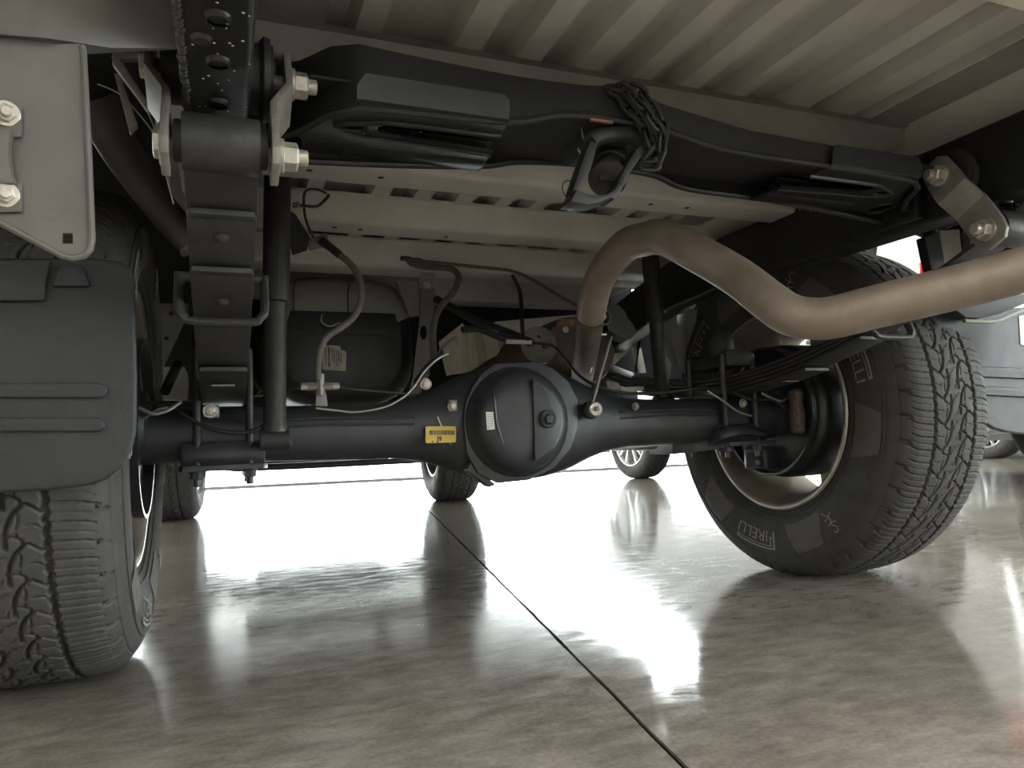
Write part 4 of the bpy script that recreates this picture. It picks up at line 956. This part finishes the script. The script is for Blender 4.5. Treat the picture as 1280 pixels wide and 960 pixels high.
MB().prism([at(142, 90, y=-.53), at(150, 92, y=-.53), at(172, 155, y=-.53), at(162, 165, y=-.53)], (0, .012, 0)).build('body_strut', 'primer_d', truck, bevel=.002)
# left rear body underside and bumper bracket
b = MB().rings([[at(-60, 40, y=-.80), at(-60, -40, y=-.80), at(-60, -60, y=-.5), at(-60, 60, y=-.60)], [at(60, 50, y=-.80), at(60, -40, y=-.80), at(60, -60, y=-.5), at(60, 70, y=-.60)], [at(140, 62, y=-.78), at(140, -40, y=-.78), at(140, -60, y=-.5), at(140, 66, y=-.60)], [at(232, 62, y=-.76), at(232, -40, y=-.76), at(232, -60, y=-.5), at(232, 60, y=-.60)]])
b.build('bed_corner_panel', 'stay', truck, bevel=.006)
bb = part('bumper_bracket', truck)
yb = -.79
out = [(-60, 40), (0, 42), (40, 52), (70, 58), (102, 58), (104, 62), (111, 200), (115, 300), (113, 312), (105, 320), (92, 323), (78, 320), (0, 278), (-60, 240)]
hole = [(79, 293), (92, 293), (92, 306), (79, 306)]
b = MB().plate([(at(a, c, y=yb).x, at(a, c, y=yb).z) for a, c in out], [[(at(a, c, y=yb).x, at(a, c, y=yb).z) for a, c in hole]], ((0, yb, 0), (1, 0, 0), (0, 0, 1)), .003)
b.build('bracket_plate', 'stay', bb, label='pale grey bumper stay with a square hole')
MB().tube([at(a, c, y=yb-.003) for a, c in out[4:13]], .0024, 8, 1).build('bracket_rim', 'stay', bb)
MB().tube([at(a, c, y=yb-.002) for a, c in ((48, 262), (52, 270), (62, 275), (74, 273), (81, 266))], .0012, 6, 4).build('pressed_mark', 'stay', bb)
for py in (134, 230):
    q = 1 if py < 200 else -1
    b = MB().prism([at(a, c, y=yb-.003) for a, c in ((-40, py), (2, py), (29, py), (29, py+38 if q > 0 else py+36), (26, py+40 if q > 0 else py+37), (-40, py+40 if q > 0 else py+37))], (0, -.004, 0)); b.build('clamp_tab', 'stay', bb, bevel=.002)
b = MB().prism([at(a, c, y=yb-.003) for a, c in ((-40, 168), (20, 168), (17, 180), (16, 200), (19, 220), (24, 236), (-40, 236))], (0, -.010, 0)); b.build('clamp_strap', 'stay', bb, bevel=.003)
for a, c in ((7, 142), (6, 243)):
    hexbolt(bb, at(a, c, y=yb-.008), (.25, -.9, -.2), .0058, .006, 'bolt', 1.5, .006)

# mud flaps
def flap(name, pts, y, lean, bars, parent, extra=()):
    root = part(name, parent)
    P = [at(a, c, y=y) for a, c in pts]
    MB().prism(P, (0, .012, 0)).build('flap_sheet', 'flap', root, bevel=.0045, seg=3)
    for q in bars:
        MB().prism([at(a, c, y=y-.0005) for a, c in q], (0, -.0055, 0)).build('flap_bar', 'flap', root, bevel=.004, seg=3)
    for q in extra:
        MB().prism([at(a, c, y=y-.0005) for a, c in q], (0, -.010, 0)).build('flap_boss', 'flap', root, bevel=.004)
    return root
def bar(x0, x1, y0, y1, sl=0):
    m = (y0+y1)/2; h = (y1-y0)/2
    return [(x0, y0), (x1-h, y0+sl)] + [(x1-h+h*math.sin(t), m+sl-h*math.cos(t)) for t in np.linspace(.3, math.pi-.3, 6)] + [(x1-h, y1+sl), (x0, y1)]
flap('mud_flap', [(-180, 318), (0, 322), (120, 322), (150, 326), (164, 336), (168, 352), (171, 470), (170, 540), (163, 565), (150, 585), (132, 600), (110, 607), (60, 613), (0, 616), (-180, 610)], -.44, 0,
     [bar(-150, 135, 479, 498), bar(-150, 132, 522, 540)], truck, [[(-150, 327), (66, 327), (60, 352), (58, 378), (-150, 378)], [(78, 332), (104, 332), (115, 360), (66, 360)]])
flap('mud_flap', [(1163, 392), (1180, 388), (1290, 384), (1420, 380), (1420, 545), (1290, 544), (1262, 541), (1243, 536), (1228, 526), (1217, 510), (1190, 448)], -.36, 0,
     [[(1202, 457), (1400, 466), (1400, 479), (1208, 471), (1203, 467)], [(1213, 482), (1400, 491), (1400, 503), (1219, 494), (1214, 490)]], truck)
# right: bracket above the flap and fascia posts, with a dark strip standing in for their shaded gap
MB().prism([at(1190, 384, y=-.40), at(1225, 374, y=-.40), at(1290, 366, y=-.40), at(1290, 376, y=-.40), at(1250, 392, y=-.40), at(1225, 398, y=-.40), at(1208, 397, y=-.40)], (0, .03, 0)).build('flap_bracket', 'void', truck, bevel=.002)
MB().tube([at(1205, 401, y=-.42), at(1240, 402, y=-.42), at(1262, 394, y=-.42), at(1295, 380, y=-.42)], .004, 8, 4).build('flap_bracket_edge', 'bracket', truck)
MB().prism([at(1274, 395, y=-.42), at(1300, 390, y=-.42), at(1300, 440, y=-.42), at(1276, 430, y=-.42)], (0, .004, 0)).build('reflector_sticker', 'white', truck)
for q, m in (([(1156, 296), (1175, 290), (1182, 330), (1180, 352), (1168, 352)], 'void'), ([(1175, 288), (1200, 286), (1206, 350), (1182, 352)], 'bracket'), ([(1203, 290), (1213, 292), (1216, 350), (1207, 352)], 'void'), ([(1213, 286), (1290, 262), (1290, 345), (1218, 350)], 'tankshield')):
    MB().prism([at(a, c, y=-.43) for a, c in q], (0, .02, 0)).build('rear_fascia_strip', m, truck, bevel=.003)

# ---------------------------------------------------------------- the other cars
ALLOY = {}
def alloy_wheel(root, x, y, s):
    w = part('car_wheel', root, (x, y, .33)); w.rotation_euler = (0, 0, 0 if s > 0 else math.pi)
    if not ALLOY:
        pr = [(-.10, .215), (-.112, .25), (-.112, .29), (-.10, .318), (-.085, .328), (-.045, .331), (-.042, .324), (-.036, .324), (-.033, .331), (-.003, .331), (0, .324), (.006, .324), (.009, .331), (.04, .331), (.043, .324), (.049, .324), (.052, .331), (.085, .328), (.10, .318), (.112, .29), (.112, .25), (.10, .215)]
        a = MB().lathe(pr, (0, 0, 0), (1, 0, 0), 64, cap=False).build('tyre', 'rubber', w)
        b = MB().lathe([(-.10, .22), (-.06, .20), (.06, .205), (.10, .222), (.108, .226), (.108, .216), (.09, .205)], (0, 0, 0), (1, 0, 0), 56, cap=False).build('rim_barrel', 'alloy', w)
        sp = MB()
        for k in range(5):
            for q in (-1, 1):
                a0 = 2*math.pi*k/5 + q*R(5); a1 = 2*math.pi*k/5 + q*R(15)
                d0 = Vector((0, math.sin(a0), math.cos(a0))); d1 = Vector((0, math.sin(a1), math.cos(a1)))
                e0 = Vector((0, d0.z, -d0.y)); e1 = Vector((0, d1.z, -d1.y))
                sp.rings([[d0*.03+e0*-.011+Vector((.075, 0, 0)), d0*.03+e0*.011+Vector((.075, 0, 0)), d0*.03+e0*.008+Vector((.098, 0, 0)), d0*.03+e0*-.008+Vector((.098, 0, 0))],
                          [d1*.212+e1*-.013+Vector((.08, 0, 0)), d1*.212+e1*.013+Vector((.08, 0, 0)), d1*.212+e1*.009+Vector((.102, 0, 0)), d1*.212+e1*-.009+Vector((.102, 0, 0))]])
        sp.lathe([(.07, .055), (.1, .05), (.106, .03)], (0, 0, 0), (1, 0, 0), 20)
        c = sp.build('spokes', 'alloy', w, bevel=.002)
        d = MB().lathe([(0, .15), (.02, .15), (.021, .07), (.05, .07)], (0, 0, 0), (1, 0, 0), 32).build('brake_disc', 'drum', w)
        ALLOY['p'] = [a, b, c, d]
    else:
        for o in ALLOY['p']:
            c = o.copy(); C.objects.link(c); c.parent = w
def car(name, label, loc, rz, paint):
    root = thing(name, label, 'car', loc, rz)
    n = 17
    def arch(cy): return [(cy-.37*math.cos(t), .33+.37*math.sin(t)) for t in np.linspace(R(12), R(168), n)]
    out = [(-1.80, .32), (-1.85, .62), (-1.82, 1.0), (-1.74, 1.22), (-1.28, 1.22), (-1.10, 1.02), (1.86, .95), (1.97, .60), (1.93, .30), (1.64, .22)] + arch(1.25)[::-1] + [(.86, .22), (-.86, .22)] + arch(-1.25)[::-1] + [(-1.64, .24)]
    for s in (-1, 1):
        MB().plate(out, [], ((s*.82 if s > 0 else -.88, 0, 0), (0, 1, 0), (0, 0, 1)), .06).build('side_panel', paint, root)
    MB().prism([(-.80, -1.82, .34), (-.80, -1.87, .62), (-.80, -1.84, 1.0), (-.80, -1.76, 1.22), (-.80, -1.30, 1.22), (-.80, -1.1, 1.02), (-.80, 1.88, .95), (-.80, 1.99, .60), (-.80, 1.95, .32), (-.80, 1.67, .32), (-.80, 1.65, .74), (-.80, .86, .74), (-.80, .86, .26), (-.80, -.86, .26), (-.80, -.86, .74), (-.80, -1.64, .74), (-.80, -1.67, .34)], (1.62, 0, 0)).build('body_shell', paint, root, bevel=.02)
    MB().rings([[(-.81, -1.70, 1.0), (.81, -1.70, 1.0), (.81, 1.05, 1.0), (-.81, 1.05, 1.0)], [(-.64, -1.50, 1.53), (.64, -1.50, 1.53), (.64, .2, 1.55), (-.64, .2, 1.55)]]).build('cabin_glass', 'glassd', root, bevel=.02)
    MB().rings([[(-.665, -1.60, 1.50), (.665, -1.60, 1.50), (.665, .24, 1.52), (-.665, .24, 1.52)], [(-.60, -1.50, 1.57), (.60, -1.50, 1.57), (.60, .12, 1.59), (-.60, .12, 1.59)]]).build('roof', paint, root, bevel=.015)
    for s in (-1, 1):
        for y0, y1, w in ((-1.45, -1.38, .27), (-.22, -.20, .06), (1.02, .22, .05)):
            MB().rings([[(s*.835, y0-w, 1.0), (s*.835, y0+w, 1.0), (s*.78, y0+w, 1.0), (s*.78, y0-w, 1.0)], [(s*.66, y1-w*.8, 1.53), (s*.66, y1+w*.8, 1.53), (s*.60, y1+w*.8, 1.53), (s*.60, y1-w*.8, 1.53)]]).build('roof_pillar', paint, root)
        MB().box((s*.93, .80, 1.05), (.14, .09, .12)).build('door_mirror', paint, root, bevel=.02)
        for yy in (-.85, .25): MB().box((s*.885, yy, .86), (.02, .16, .022)).build('door_handle', 'plastic', root, bevel=.006)
        MB().box((s*.79, -1.69, 1.06), (.20, .33, .20)).build('tail_lamp', 'lampred', root, bevel=.02)
        MB().box((s*.66, 1.94, .74), (.32, .06, .13)).build('head_lamp', 'lampclear', root, bevel=.015)
        for yy in (-1.25, 1.25): alloy_wheel(root, s*.76, yy, s)
    MB().box((0, -1.855, .45), (1.4, .05, .16)).build('rear_bumper_trim', 'plastic', root, bevel=.01)
    MB().box((0, 1.985, .45), (1.2, .05, .2)).build('grille', 'plastic', root, bevel=.01)
    return root
car('white_hatchback', 'white hatchback with silver spoked alloy wheels parked beyond the truck', (3.56, 2.75, 0), R(2), 'whitecar')
car('grey_hatchback', 'dark grey hatchback parked farther right, its tyre showing below the mud flap', (7.21, 2.25, 0), R(-1), 'greycar')
